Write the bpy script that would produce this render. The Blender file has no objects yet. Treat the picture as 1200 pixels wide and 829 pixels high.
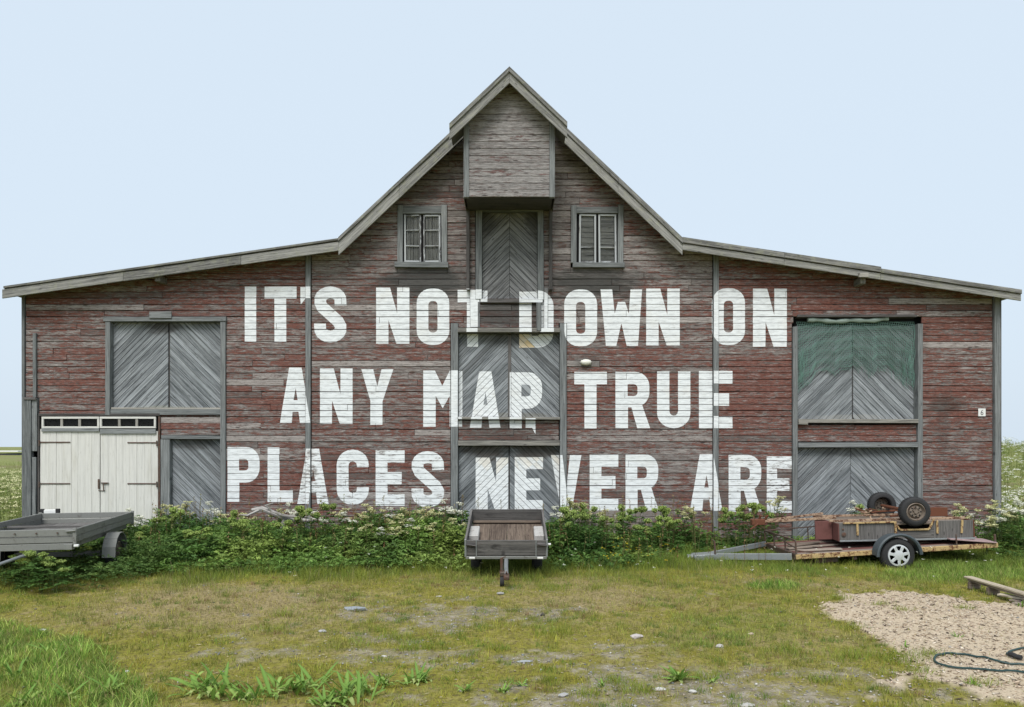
import bpy, bmesh, math, random
import numpy as np
from math import sin, cos, pi, radians, sqrt
from mathutils import Vector, Matrix
from mathutils.geometry import tessellate_polygon

random.seed(7)
rng = np.random.default_rng(7)
SC = bpy.context.scene
COL = SC.collection

# ------------------------------------------------------------------ camera, sky, sun, exposure
CAM_D, CAM_H, F, CX, HY = 15.2, 2.0, 867.0, 600.0, 526.0     # metres to the wall, eye height, focal px, centre, horizon row
cd = bpy.data.cameras.new('camera')
cam = bpy.data.objects.new('camera', cd); COL.objects.link(cam)
cam.location = (0, -CAM_D, CAM_H); cam.rotation_euler = (radians(90), 0, 0)
cd.sensor_width = 36.0; cd.lens = 36.0 * F / 1200.0
cd.shift_y = (HY - 414.5) / 1200.0; cd.clip_end = 3000; cd.clip_start = 0.1
SC.camera = cam
SUN_EL, SUN_AZ = 54, 14
w = bpy.data.worlds.new('World'); SC.world = w; w.use_nodes = True
nt = w.node_tree; nt.nodes.clear()
wo = nt.nodes.new('ShaderNodeOutputWorld')
sky = nt.nodes.new('ShaderNodeTexSky'); sky.sky_type = 'NISHITA'; sky.sun_disc = False
sky.sun_elevation = radians(SUN_EL); sky.sun_rotation = radians(180 + SUN_AZ)
sky.air_density = 1.0; sky.dust_density = 6.0; sky.ozone_density = 1.0
b1 = nt.nodes.new('ShaderNodeBackground'); b1.inputs['Strength'].default_value = 0.05
nt.links.new(sky.outputs[0], b1.inputs['Color'])
b2 = nt.nodes.new('ShaderNodeBackground'); b2.inputs['Color'].default_value = (0.415, 0.482, 0.548, 1); b2.inputs['Strength'].default_value = 1.0
mx = nt.nodes.new('ShaderNodeMixShader'); mx.inputs[0].default_value = 0.80
nt.links.new(b1.outputs[0], mx.inputs[1]); nt.links.new(b2.outputs[0], mx.inputs[2])
nt.links.new(mx.outputs[0], wo.inputs['Surface'])
sd = bpy.data.lights.new('sun', 'SUN'); sd.energy = 1.5; sd.angle = radians(30); sd.color = (1.0, 0.975, 0.94)
so = bpy.data.objects.new('sun', sd); COL.objects.link(so)
so.rotation_euler = (radians(90 - SUN_EL), 0, radians(-SUN_AZ))
SC.view_settings.view_transform = 'Standard'; SC.view_settings.look = 'None'
SC.view_settings.exposure = 1.0; SC.view_settings.gamma = 1.0

# ------------------------------------------------------------------ helpers
def W(px, py, Y=0.0):
    d = CAM_D + Y
    return ((px - CX) * d / F, CAM_H - (py - HY) * d / F)
def G(px, py, z=0.0):
    d = (CAM_H - z) * F / (py - HY)
    return ((px - CX) * d / F, d - CAM_D)
def props(o, label=None, cat=None, group=None, kind=None):
    if label: o['label'] = label
    if cat: o['category'] = cat
    if group: o['group'] = group
    if kind: o['kind'] = kind
    return o
def empty(name, label, cat, loc=(0, 0, 0), rot=(0, 0, 0), group=None):
    o = bpy.data.objects.new(name, None); COL.objects.link(o)
    o.location = loc; o.rotation_euler = rot; o.empty_display_size = .2
    return props(o, label, cat, group)
def copy_tree(o, parent=None):
    c = o.copy(); COL.objects.link(c)
    if parent is not None: c.parent = parent
    for ch in list(o.children): copy_tree(ch, c)
    return c

def clip_half(poly, a, b, c):
    """keep a*x+b*y<=c"""
    out = []; n = len(poly)
    for i in range(n):
        p, q = poly[i], poly[(i + 1) % n]
        dp, dq = a * p[0] + b * p[1] - c, a * q[0] + b * q[1] - c
        if dp <= 0: out.append(p)
        if (dp < 0 < dq) or (dq < 0 < dp):
            t = dp / (dp - dq); out.append((p[0] + t * (q[0] - p[0]), p[1] + t * (q[1] - p[1])))
    return out
def area2(poly):
    return sum(poly[i][0] * poly[(i + 1) % len(poly)][1] - poly[(i + 1) % len(poly)][0] * poly[i][1] for i in range(len(poly))) / 2
def ccw(poly): return poly if area2(poly) > 0 else poly[::-1]
def clean(poly):
    out = []
    for p in poly:
        if not out or abs(p[0] - out[-1][0]) + abs(p[1] - out[-1][1]) > 1e-4: out.append(p)
    while len(out) > 1 and abs(out[0][0] - out[-1][0]) + abs(out[0][1] - out[-1][1]) < 1e-4: out.pop()
    return out
def clip_convex(poly, reg):
    reg = ccw(reg)
    for i in range(len(reg)):
        p, q = reg[i], reg[(i + 1) % len(reg)]
        nx, ny = (q[1] - p[1]), -(q[0] - p[0])
        poly = clip_half(poly, nx, ny, nx * p[0] + ny * p[1])
        if len(poly) < 3: return []
    return clean(poly)
def inset(poly, d):
    poly = ccw(poly); res = list(poly)
    for i in range(len(poly)):
        p, q = poly[i], poly[(i + 1) % len(poly)]
        nx, ny = (q[1] - p[1]), -(q[0] - p[0]); l = math.hypot(nx, ny)
        if l < 1e-6: continue
        nx /= l; ny /= l
        res = clip_half(res, nx, ny, nx * p[0] + ny * p[1] - d)
        if len(res) < 3: return []
    return clean(res)

class MB:
    """collects geometry with two vectors per vertex: gc = grain coordinates (along, across, deep), tr = (tone, paint left, dirt)"""
    def __init__(s): s.v = []; s.f = []; s.gc = []; s.tr = []; s.sm = []
    def add(s, vs, fs, gcs, tr, smooth=False):
        o = len(s.v); s.v += [tuple(p) for p in vs]; s.gc += gcs; s.tr += [tr] * len(vs)
        for f in fs: s.f.append([i + o for i in f]); s.sm.append(smooth)
    def tone(s, t=None, red=.5, dirt=0.0):
        return (random.random() if t is None else t, red, dirt)
    def prism(s, poly, y0, y1, bev=.003, along=(1, 0), tr=None, off=None):
        """XZ polygon (front at y0, back at y1); the front is chamfered"""
        poly = ccw(clean(poly)); fr = inset(poly, bev) if bev else poly
        if len(poly) < 3: return None
        if len(fr) != len(poly): fr = poly
        n = len(poly); tr = tr or s.tone()
        o = off if off is not None else (random.random() * 60, random.random() * 60)
        ax, az = along
        vs = [(p[0], y0, p[1]) for p in fr] + [(p[0], y0 + bev, p[1]) for p in poly] + [(p[0], y1, p[1]) for p in poly]
        gcs = [(v[0] * ax + v[2] * az + o[0], -v[0] * az + v[2] * ax + o[1], v[1]) for v in vs]
        fs = [list(range(n))]
        for i in range(n):
            j = (i + 1) % n
            if bev: fs.append([i, n + i, n + j, j])
            fs.append([n + i, 2 * n + i, 2 * n + j, n + j])
        fs.append(list(range(3 * n - 1, 2 * n - 1, -1)))
        s.add(vs, fs, gcs, tr)
        return fr
    def box(s, x0, x1, y0, y1, z0, z1, bev=.004, tr=None, M=None, axis=None):
        c = ((x0 + x1) / 2, (y0 + y1) / 2, (z0 + z1) / 2); h = (abs(x1 - x0) / 2, abs(y1 - y0) / 2, abs(z1 - z0) / 2)
        b = min(bev, min(h) * .45); vs = []; idx = {}
        for sx in (-1, 1):
            for sy in (-1, 1):
                for sz in (-1, 1):
                    for k in range(3):
                        p = [c[0] + sx * (h[0] - (0 if k == 0 else b)), c[1] + sy * (h[1] - (0 if k == 1 else b)), c[2] + sz * (h[2] - (0 if k == 2 else b))]
                        idx[(sx, sy, sz, k)] = len(vs); vs.append(Vector(p))
        fs = []
        def face(keys):
            f = [idx[k] for k in keys]
            ctr = sum((vs[i] for i in f), Vector()) / len(f)
            nrm = (vs[f[1]] - vs[f[0]]).cross(vs[f[2]] - vs[f[0]])
            fs.append(f if nrm.dot(ctr - Vector(c)) > 0 else f[::-1])
        for k in range(3):
            a, d = [i for i in range(3) if i != k]
            for sg in (-1, 1):
                ks = []
                for (u, v) in ((-1, -1), (1, -1), (1, 1), (-1, 1)):
                    q = [0, 0, 0]; q[k] = sg; q[a] = u; q[d] = v; ks.append((*q, k))
                face(ks)
        for k in range(3):
            a, d = [i for i in range(3) if i != k]
            for u in (-1, 1):
                for v in (-1, 1):
                    q0 = [0, 0, 0]; q0[a] = u; q0[d] = v; q1 = list(q0); q0[k] = -1; q1[k] = 1
                    face([(*q0, a), (*q1, a), (*q1, d), (*q0, d)])
        for sx in (-1, 1):
            for sy in (-1, 1):
                for sz in (-1, 1): face([(sx, sy, sz, 0), (sx, sy, sz, 1), (sx, sy, sz, 2)])
        ax = axis if axis is not None else max(range(3), key=lambda i: h[i])
        oth = [i for i in range(3) if i != ax]; o = (random.random() * 60, random.random() * 60)
        gcs = [(v[ax] + o[0], v[oth[0]] + o[1], v[oth[1]]) for v in vs]
        if M is not None: vs = [M @ v for v in vs]
        s.add(vs, fs, gcs, tr or s.tone())
    def bar(s, p0, p1, wd, ht, bev=.004, tr=None, up=(0, 0, 1), ext=0):
        p0, p1 = Vector(p0), Vector(p1); d = p1 - p0; L = d.length; x = d.normalized()
        u = Vector(up)
        if abs(x.dot(u)) > .97: u = Vector((0, 1, 0))
        y = u.cross(x).normalized(); z = x.cross(y)
        M = Matrix(((x.x, y.x, z.x, p0.x), (x.y, y.y, z.y, p0.y), (x.z, y.z, z.z, p0.z), (0, 0, 0, 1)))
        s.box(-ext, L + ext, -wd / 2, wd / 2, -ht / 2, ht / 2, bev, tr, M)
    def tube(s, pts, r, n=8, tr=None, cap=True):
        pts = [Vector(p) for p in pts]; m = len(pts); rs = r if isinstance(r, (list, tuple)) else [r] * m
        vs = []; gcs = []; L = 0; prev = None; o = random.random() * 40
        for i, p in enumerate(pts):
            t = (pts[min(i + 1, m - 1)] - pts[max(i - 1, 0)]).normalized()
            if prev is None:
                a = Vector((0, 0, 1)) if abs(t.z) < .9 else Vector((1, 0, 0)); u = t.cross(a).normalized()
            else: u = (prev - t * prev.dot(t)).normalized()
            prev = u; v = t.cross(u)
            if i: L += (p - pts[i - 1]).length
            for k in range(n):
                an = 2 * pi * k / n; vs.append(p + u * (cos(an) * rs[i]) + v * (sin(an) * rs[i])); gcs.append((L + o, cos(an) * rs[i], sin(an) * rs[i] + o))
        fs = []
        for i in range(m - 1):
            for k in range(n):
                j = (k + 1) % n; fs.append([i * n + k, i * n + j, (i + 1) * n + j, (i + 1) * n + k])
        if cap: fs.append(list(range(n))[::-1]); fs.append([(m - 1) * n + k for k in range(n)])
        s.add(vs, fs, gcs, tr or s.tone(), True)
    def lathe(s, prof, M, n=24, tr=None, close=False, cap=True):
        """prof: (radius, height along local z)"""
        vs = []; gcs = []; m = len(prof)
        for (r, h) in prof:
            for k in range(n):
                a = 2 * pi * k / n; vs.append(M @ Vector((r * cos(a), r * sin(a), h))); gcs.append((a * r, r, h))
        fs = []
        for i in range(m if close else m - 1):
            i2 = (i + 1) % m
            for k in range(n):
                j = (k + 1) % n; fs.append([i * n + k, i * n + j, i2 * n + j, i2 * n + k])
        if not close and cap:
            if prof[0][0] > 1e-4: fs.append(list(range(n))[::-1])
            if prof[-1][0] > 1e-4: fs.append([(m - 1) * n + k for k in range(n)])
        s.add(vs, fs, gcs, tr or s.tone(), True)
    def build(s, name, mat, parent=None, label=None, kind=None, M=None):
        me = bpy.data.meshes.new(name); me.from_pydata(s.v, [], s.f)
        me.polygons.foreach_set('use_smooth', s.sm)
        a = me.attributes.new('gc', 'FLOAT_VECTOR', 'POINT'); a.data.foreach_set('vector', np.array(s.gc, dtype=np.float32).ravel())
        a = me.attributes.new('tr', 'FLOAT_VECTOR', 'POINT'); a.data.foreach_set('vector', np.array(s.tr, dtype=np.float32).ravel())
        if any(s.sm): me.set_sharp_from_angle(angle=radians(38))
        me.materials.append(mat); me.update()
        o = bpy.data.objects.new(name, me); COL.objects.link(o)
        if parent is not None: o.parent = parent
        if label: o['label'] = label
        if kind: o['kind'] = kind
        return o

# ------------------------------------------------------------------ materials
class NT:
    def __init__(s, name):
        s.m = bpy.data.materials.new(name); s.m.use_nodes = True; s.t = s.m.node_tree; s.t.nodes.clear()
        s.out = s.t.nodes.new('ShaderNodeOutputMaterial')
    def n(s, ty, **kw):
        x = s.t.nodes.new(ty)
        for k, v in kw.items(): setattr(x, k, v)
        return x
    def set(s, sock, v):
        if isinstance(v, bpy.types.NodeSocket): s.t.links.new(v, sock)
        elif isinstance(v, (tuple, list)) and len(v) == 3 and sock.type == 'RGBA': sock.default_value = (*v, 1)
        else: sock.default_value = v
    def math(s, op, a, b=0.0, c=None, clamp=False):
        x = s.n('ShaderNodeMath', operation=op, use_clamp=clamp); s.set(x.inputs[0], a); s.set(x.inputs[1], b)
        if c is not None: s.set(x.inputs[2], c)
        return x.outputs[0]
    def vmul(s, v, k):
        x = s.n('ShaderNodeVectorMath', operation='MULTIPLY'); s.set(x.inputs[0], v); x.inputs[1].default_value = k; return x.outputs[0]
    def vadd(s, v, k):
        x = s.n('ShaderNodeVectorMath', operation='ADD'); s.set(x.inputs[0], v); s.set(x.inputs[1], k); return x.outputs[0]
    def attr(s, name): return s.n('ShaderNodeAttribute', attribute_name=name)
    def noise(s, v, scale=1.0, detail=4, rough=.6, dist=0.0):
        x = s.n('ShaderNodeTexNoise'); s.set(x.inputs['Vector'], v); x.inputs['Scale'].default_value = scale
        x.inputs['Detail'].default_value = detail; x.inputs['Roughness'].default_value = rough; x.inputs['Distortion'].default_value = dist
        return x.outputs[0]
    def vor(s, v, scale=1.0, feature='F1'):
        x = s.n('ShaderNodeTexVoronoi', feature=feature); s.set(x.inputs['Vector'], v); x.inputs['Scale'].default_value = scale; return x.outputs[0]
    def ss(s, v, a, b):
        x = s.n('ShaderNodeMapRange', interpolation_type='SMOOTHSTEP'); s.set(x.inputs['Value'], v)
        s.set(x.inputs['From Min'], a); s.set(x.inputs['From Max'], b); return x.outputs[0]
    def mix(s, f, a, b, mode='MIX'):
        x = s.n('ShaderNodeMix', data_type='RGBA', blend_type=mode); s.set(x.inputs[0], f); s.set(x.inputs[6], a); s.set(x.inputs[7], b); return x.outputs[2]
    def bump(s, h, strength=.3, dist=.004):
        x = s.n('ShaderNodeBump'); x.inputs['Strength'].default_value = strength; x.inputs['Distance'].default_value = dist
        s.set(x.inputs['Height'], h); return x.outputs[0]
    def pos(s): return s.n('ShaderNodeNewGeometry').outputs['Position']
    def bsdf(s, col, rough=.8, metal=0.0, normal=None, spec=.3):
        p = s.n('ShaderNodeBsdfPrincipled'); s.set(p.inputs['Base Color'], col); s.set(p.inputs['Roughness'], rough); s.set(p.inputs['Metallic'], metal)
        p.inputs['Specular IOR Level'].default_value = spec
        if normal is not None: s.t.links.new(normal, p.inputs['Normal'])
        s.t.links.new(p.outputs[0], s.out.inputs['Surface']); return s.m
    def sep(s, v):
        x = s.n('ShaderNodeSeparateXYZ'); s.set(x.inputs[0], v); return x.outputs

def stain(t, pos, cx, cz, rx, rz):
    """soft blotch centred on the wall point (cx, cz)"""
    v = t.vmul(t.vadd(pos, (-cx, 0, -cz)), (1 / rx, 0, 1 / rz))
    x = t.n('ShaderNodeVectorMath', operation='LENGTH'); t.set(x.inputs[0], v)
    nz = t.noise(t.vmul(pos, (1.6, 1, 7)), 1.0, 4, .6)
    return t.ss(t.math('ADD', x.outputs['Value'], t.math('MULTIPLY', t.math('SUBTRACT', nz, .5), 1.3)), 1.0, .35)

def siding_material(name, red_a, red_b, grey_a, grey_b, stains=True, flake=1.0):
    t = NT(name); gc = t.attr('gc').outputs['Vector']; tr = t.sep(t.attr('tr').outputs['Vector']); pos = t.pos()
    n1 = t.noise(t.vmul(gc, (3.2, 19, 4)), 1.0, 6, .74, .6)
    n2 = t.noise(t.vmul(gc, (12, 44, 10)), 1.0, 5, .75)
    gr = t.noise(t.vmul(gc, (2.4, 75, 40)), 1.0, 4, .7)
    big = t.noise(t.vmul(pos, (.45, 1, .8)), 1.0, 3, .5)
    s = t.math('ADD', t.math('MULTIPLY', n1, .85), t.math('MULTIPLY', n2, .55)); s = t.math('SUBTRACT', s, .17)
    s = t.math('ADD', s, t.math('MULTIPLY', t.math('SUBTRACT', tr[1], .5), .5))
    s = t.math('ADD', s, t.math('MULTIPLY', t.math('SUBTRACT', big, .5), .3))
    mask = t.ss(s, .49, .56)
    gf = t.math('ADD', t.math('MULTIPLY', t.ss(gr, .3, .72), .62), t.math('MULTIPLY', t.math('SUBTRACT', tr[0], .4), .42))
    gf = t.math('ADD', gf, t.math('MULTIPLY', t.math('SUBTRACT', n2, .42), 1.1), clamp=True)
    grey = t.mix(gf, grey_a, grey_b)
    wn = t.noise(t.vmul(gc, (5, 34, 3)), 1.0, 4, .7)
    grey = t.mix(t.math('MULTIPLY', t.ss(wn, .50, .68), .6), grey, (.105, .062, .052))
    redc = t.mix(t.ss(n2, .3, .7), red_a, red_b); redc = t.mix(t.math('MULTIPLY', tr[0], .35), redc, red_a)
    redc = t.mix(t.math('MULTIPLY', t.ss(gr, .52, .66), .55), redc, grey)
    col = t.mix(mask, grey, redc)
    edge = t.math('MULTIPLY', t.ss(s, .45, .49), t.ss(s, .57, .52)); col = t.mix(t.math('MULTIPLY', edge, .35), col, (.05, .035, .032))
    kn = t.vor(t.vmul(gc, (2.3, 9, 1)), 1.0); col = t.mix(t.math('MULTIPLY', t.ss(kn, .16, .07), .8), col, (.035, .025, .022))
    drk = t.noise(t.vmul(gc, (6, 62, 3)), 1.0, 5, .75); col = t.mix(t.math('MULTIPLY', t.ss(drk, .535, .63), .75), col, (.03, .022, .02))
    lt = t.noise(t.vmul(gc, (4, 46, 5)), 1.0, 5, .75); col = t.mix(t.math('MULTIPLY', t.ss(lt, .56, .66), .6), col, (.47, .44, .425))
    nl = t.vor(t.vmul(gc, (1.15, 3.1, 0)), 1.0); col = t.mix(t.math('MULTIPLY', t.ss(nl, .1, .05), .7), col, (.07, .035, .025))
    if stains:
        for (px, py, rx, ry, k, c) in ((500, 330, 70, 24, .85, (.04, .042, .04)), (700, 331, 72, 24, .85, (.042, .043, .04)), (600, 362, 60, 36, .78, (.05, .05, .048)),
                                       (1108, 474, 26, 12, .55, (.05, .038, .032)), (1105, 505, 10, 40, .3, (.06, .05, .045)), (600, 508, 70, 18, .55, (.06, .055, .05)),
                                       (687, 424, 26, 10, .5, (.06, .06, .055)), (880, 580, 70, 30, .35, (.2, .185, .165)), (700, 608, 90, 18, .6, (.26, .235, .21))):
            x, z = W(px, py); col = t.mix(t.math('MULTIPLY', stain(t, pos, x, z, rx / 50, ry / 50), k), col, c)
    col = t.mix(tr[2], col, (.09, .08, .075))
    h = t.math('ADD', t.math('MULTIPLY', gr, .6), t.math('MULTIPLY', mask, .5))
    return t.bsdf(col, .88, 0, t.bump(h, .45, .005), .2)

def grey_wood(name, a, b, dark=(.07, .072, .072), warm=(.2, .17, .13), warm_k=.25, lichen=0.0, stains=()):
    t = NT(name); gc = t.attr('gc').outputs['Vector']; tr = t.sep(t.attr('tr').outputs['Vector'])
    gr = t.noise(t.vmul(gc, (1.6, 58, 40)), 1.0, 5, .75, .2)
    md = t.noise(t.vmul(gc, (2.2, 24, 8)), 1.0, 5, .7)
    f = t.math('ADD', t.math('MULTIPLY', t.ss(gr, .30, .70), .75), t.math('MULTIPLY', t.math('SUBTRACT', tr[0], .5), .7))
    f = t.math('ADD', f, t.math('MULTIPLY', t.math('SUBTRACT', md, .45), .9), clamp=True)
    col = t.mix(f, a, b)
    col = t.mix(t.math('MULTIPLY', t.ss(md, .58, .8), warm_k), col, warm)
    dk = t.noise(t.vmul(gc, (2.2, 60, 8)), 1.0, 4, .7); col = t.mix(t.math('MULTIPLY', t.ss(dk, .54, .68), .8), col, dark)
    kn = t.vor(t.vmul(gc, (2.6, 11, 1)), 1.0); col = t.mix(t.math('MULTIPLY', t.ss(kn, .13, .05), .8), col, dark)
    if lichen:
        ln = t.noise(t.pos(), 9.0, 5, .7); col = t.mix(t.math('MULTIPLY', t.ss(ln, .5, .68), lichen), col, (.33, .34, .22))
    for (px, py, rx, ry, k, c) in stains:
        x, z = W(px, py); col = t.mix(t.math('MULTIPLY', stain(t, t.pos(), x, z, rx / 50, ry / 50), k), col, c)
    col = t.mix(tr[2], col, (.05, .048, .045))
    return t.bsdf(col, .85, 0, t.bump(gr, .4, .004), .2)

def paint_material(name, c=(.80, .83, .845), wear=(.27, .25, .24)):
    t = NT(name); gc = t.attr('gc').outputs['Vector']; tr = t.sep(t.attr('tr').outputs['Vector'])
    n1 = t.noise(t.vmul(gc, (5, 26, 5)), 1.0, 6, .72); n2 = t.noise(t.vmul(gc, (2, 3, 1)), 1.0, 3, .5); gr = t.noise(t.vmul(gc, (3, 150, 1)), 1.0, 3, .6)
    col = t.mix(t.ss(n1, .40, .66), c, t.mix(.55, c, (.40, .415, .425))); col = t.mix(t.math('MULTIPLY', t.ss(gr, .5, .7), .22), col, (.48, .49, .5))
    col = t.mix(t.math('MULTIPLY', t.ss(n2, .5, .75), .22), col, (.6, .56, .47))
    s = t.math('ADD', t.math('ADD', t.math('MULTIPLY', n1, .8), t.math('MULTIPLY', n2, .2)), t.math('MULTIPLY', gr, .12))
    thr = t.math('SUBTRACT', .735, t.math('MULTIPLY', tr[0], .26))
    col = t.mix(t.ss(s, thr, t.math('ADD', thr, .05)), col, wear)
    col = t.mix(tr[2], col, (.72, .5, .2))
    return t.bsdf(col, .7, 0, t.bump(n1, .25, .002), .3)

def metal_mat(name, c, c2, rough=.5, metal=.8, scale=9, rust=0.0, rustc=(.16, .06, .028), thr=.55):
    t = NT(name); p = t.n('ShaderNodeTexCoord').outputs['Object']
    n1 = t.noise(p, scale, 5, .7); n2 = t.noise(t.vmul(p, (1, 1, 1)), scale * 4, 4, .7)
    col = t.mix(n2, c, c2); mt = metal
    if rust:
        k = t.math('MULTIPLY', t.ss(t.math('ADD', t.math('MULTIPLY', n1, .7), t.math('MULTIPLY', n2, .3)), thr - .06, thr + .06), rust)
        col = t.mix(k, col, t.mix(n2, rustc, (rustc[0] * .45, rustc[1] * .45, rustc[2] * .5))); mt = t.math('MULTIPLY', t.math('SUBTRACT', 1.0, k), metal)
    return t.bsdf(col, rough, mt, t.bump(n2, .15, .002), .4)

def leaf_mat(name, trans=.3, rough=.6):
    t = NT(name); c = t.attr('col').outputs['Color']
    p = t.n('ShaderNodeBsdfPrincipled'); t.set(p.inputs['Base Color'], c); p.inputs['Roughness'].default_value = rough; p.inputs['Specular IOR Level'].default_value = .25
    tl = t.n('ShaderNodeBsdfTranslucent'); t.set(tl.inputs['Color'], c)
    m = t.n('ShaderNodeMixShader'); m.inputs[0].default_value = trans
    t.t.links.new(p.outputs[0], m.inputs[1]); t.t.links.new(tl.outputs[0], m.inputs[2]); t.t.links.new(m.outputs[0], t.out.inputs['Surface'])
    return t.m
def attr_mat(name, rough=.85, bumpk=.3):
    t = NT(name); c = t.attr('col').outputs['Color']; n = t.noise(t.pos(), 60, 4, .7)
    return t.bsdf(t.mix(.3, c, t.mix(n, (0, 0, 0), c), 'MIX'), rough, 0, t.bump(n, bumpk, .003), .2)

M_SIDING = siding_material('weathered_red_siding', (.095, .040, .032), (.24, .098, .075), (.10, .086, .08), (.45, .41, .388))
M_GABLE = siding_material('weathered_gable_siding', (.09, .04, .036), (.18, .08, .07), (.075, .068, .066), (.44, .42, .41), False)
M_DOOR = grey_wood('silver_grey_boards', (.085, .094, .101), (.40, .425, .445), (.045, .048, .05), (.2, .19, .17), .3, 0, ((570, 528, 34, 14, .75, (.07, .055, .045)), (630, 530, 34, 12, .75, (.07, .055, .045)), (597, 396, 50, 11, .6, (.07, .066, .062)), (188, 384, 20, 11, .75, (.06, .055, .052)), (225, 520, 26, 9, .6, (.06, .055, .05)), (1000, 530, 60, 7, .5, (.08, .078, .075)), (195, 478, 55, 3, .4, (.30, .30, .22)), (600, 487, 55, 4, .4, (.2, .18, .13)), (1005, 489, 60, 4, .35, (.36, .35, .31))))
M_TRIM = grey_wood('grey_trim_wood', (.10, .107, .108), (.29, .305, .305), (.07, .075, .075), (.2, .19, .16), .3)
M_DARKTRIM = grey_wood('dark_trim_wood', (.05, .047, .045), (.16, .15, .145), (.03, .03, .03), (.1, .08, .06), .3)
M_BARGE = grey_wood('lichened_barge_wood', (.085, .084, .08), (.385, .38, .355), (.035, .034, .032), (.27, .235, .175), .55, .3)
M_LEDGE = grey_wood('ledge_wood', (.12, .115, .105), (.36, .345, .31), (.05, .048, .045), (.42, .39, .26), .6)
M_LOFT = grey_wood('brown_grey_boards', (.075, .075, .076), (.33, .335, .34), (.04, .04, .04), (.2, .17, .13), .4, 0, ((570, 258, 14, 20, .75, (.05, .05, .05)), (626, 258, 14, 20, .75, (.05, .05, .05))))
M_DARK = NT('black_shade_fill').bsdf((.012, .012, .013), .9)  # near-black colour stands in for shade in hollows and closed-in spaces
M_PAINT = paint_material('white_letter_paint')
def garage_mat():
    t = NT('white_door_paint'); gc = t.attr('gc').outputs['Vector']; tr = t.sep(t.attr('tr').outputs['Vector'])
    n1 = t.noise(t.vmul(gc, (1.2, 30, 4)), 1.0, 5, .7); n2 = t.noise(t.vmul(gc, (4, 60, 4)), 1.0, 5, .75)
    col = t.mix(t.math('MULTIPLY', t.ss(n1, .40, .72), .55), (.66, .65, .61), (.44, .435, .41))
    col = t.mix(t.math('MULTIPLY', tr[0], .16), col, (.5, .5, .48))
    col = t.mix(t.math('MULTIPLY', t.ss(n2, .57, .68), .6), col, (.34, .325, .29)); dn = t.noise(t.vmul(gc, (.8, 3, 1)), 1.0, 4, .6); col = t.mix(t.math('MULTIPLY', t.ss(dn, .5, .75), .4), col, (.45, .43, .36)); col = t.mix(tr[2], col, (.25, .22, .19))
    return t.bsdf(col, .65, 0, t.bump(n2, .2, .003), .3)
M_GARAGE = garage_mat()
M_SASH = paint_material('flaking_sash_paint', (.40, .42, .43), (.11, .11, .11))
M_IRON = metal_mat('rusty_iron', (.09, .075, .065), (.14, .11, .09), .7, .3, 14, .8, (.13, .055, .03), .5)
M_ROOF = metal_mat('grey_roofing', (.20, .205, .20), (.27, .27, .26), .8, 0, 3)
M_GALV = metal_mat('galvanised_steel', (.20, .215, .22), (.33, .35, .355), .5, .35, 10, .4, (.17, .1, .06), .66)
M_ZINCGREY = metal_mat('dull_grey_sheet', (.15, .153, .142), (.255, .258, .24), .7, .05, 5, .6, (.1, .085, .07), .60)
M_TANRUST = metal_mat('flaking_tan_rail', (.42, .29, .12), (.50, .37, .19), .75, 0, 9, 1.0, (.15, .05, .022), .53)
M_RUST = metal_mat('deep_rust', (.17, .062, .03), (.10, .038, .022), .85, .1, 12)
M_RUSTMIX = metal_mat('pale_rust_scale', (.46, .36, .26), (.30, .17, .10), .85, .05, 8, .9, (.12, .045, .025), .52)
M_MAROON = metal_mat('maroon_board', (.12, .042, .036), (.17, .075, .065), .75, 0, 8, .4, (.09, .035, .022), .56)
M_PINK = metal_mat('faded_pink_sheet', (.30, .20, .20), (.36, .27, .26), .7, 0, 4, .3, (.16, .08, .055), .6)
M_RUBBER = metal_mat('black_rubber', (.018, .018, .019), (.032, .032, .033), .8, 0, 14)
M_MUD = metal_mat('dark_plastic_mudguard', (.045, .058, .066), (.07, .085, .095), .5, 0, 8)
M_HUB = metal_mat('silver_hubcap', (.62, .64, .66), (.72, .74, .75), .35, .35, 12)
M_RIM = metal_mat('brown_steel_rim', (.17, .135, .105), (.24, .20, .165), .65, .2, 9, .7, (.09, .042, .025), .56)
M_WHITE = metal_mat('white_plastic', (.70, .71, .69), (.76, .76, .74), .5, 0, 10)
M_BOXGREY = metal_mat('greyed_white_sheet', (.40, .39, .37), (.52, .51, .49), .6, 0, 5, .5, (.2, .15, .11), .58)
M_LENS = NT('white_lamp_cover').bsdf((.74, .73, .66), .3, 0, None, .5)
M_BLACK = NT('black_numeral').bsdf((.05, .05, .055), .6)
M_HOSE = metal_mat('dark_teal_hose', (.012, .035, .035), (.02, .06, .058), .45, 0, 20)
M_NET = NT('green_netting').bsdf((.17, .29, .25), .75)
M_FLOOR = grey_wood('brown_plywood', (.07, .052, .042), (.23, .18, .14), (.05, .035, .03), (.32, .25, .17), .5)
M_SIDE_T = grey_wood('grey_plywood_side', (.07, .067, .064), (.205, .195, .185), (.03, .028, .027), (.13, .09, .075), .5)
M_DRIFT = grey_wood('driftwood_grey', (.20, .185, .17), (.45, .43, .41), (.07, .06, .055), (.3, .25, .2), .3)
M_FRESH = grey_wood('pale_plank', (.36, .30, .22), (.74, .66, .52), (.12, .09, .07), (.5, .4, .3), .4)
M_OLDPLANK = grey_wood('old_plank', (.15, .115, .09), (.36, .30, .25), (.07, .055, .05), (.3, .24, .18), .4)
M_LEAF = leaf_mat('leaf_green'); M_GRASS = leaf_mat('grass_blades', .25); M_FLOWER = leaf_mat('flower_petals', .2, .8)
M_STONE = attr_mat('pebble_stone'); M_CHIP = attr_mat('wood_chip')
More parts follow.
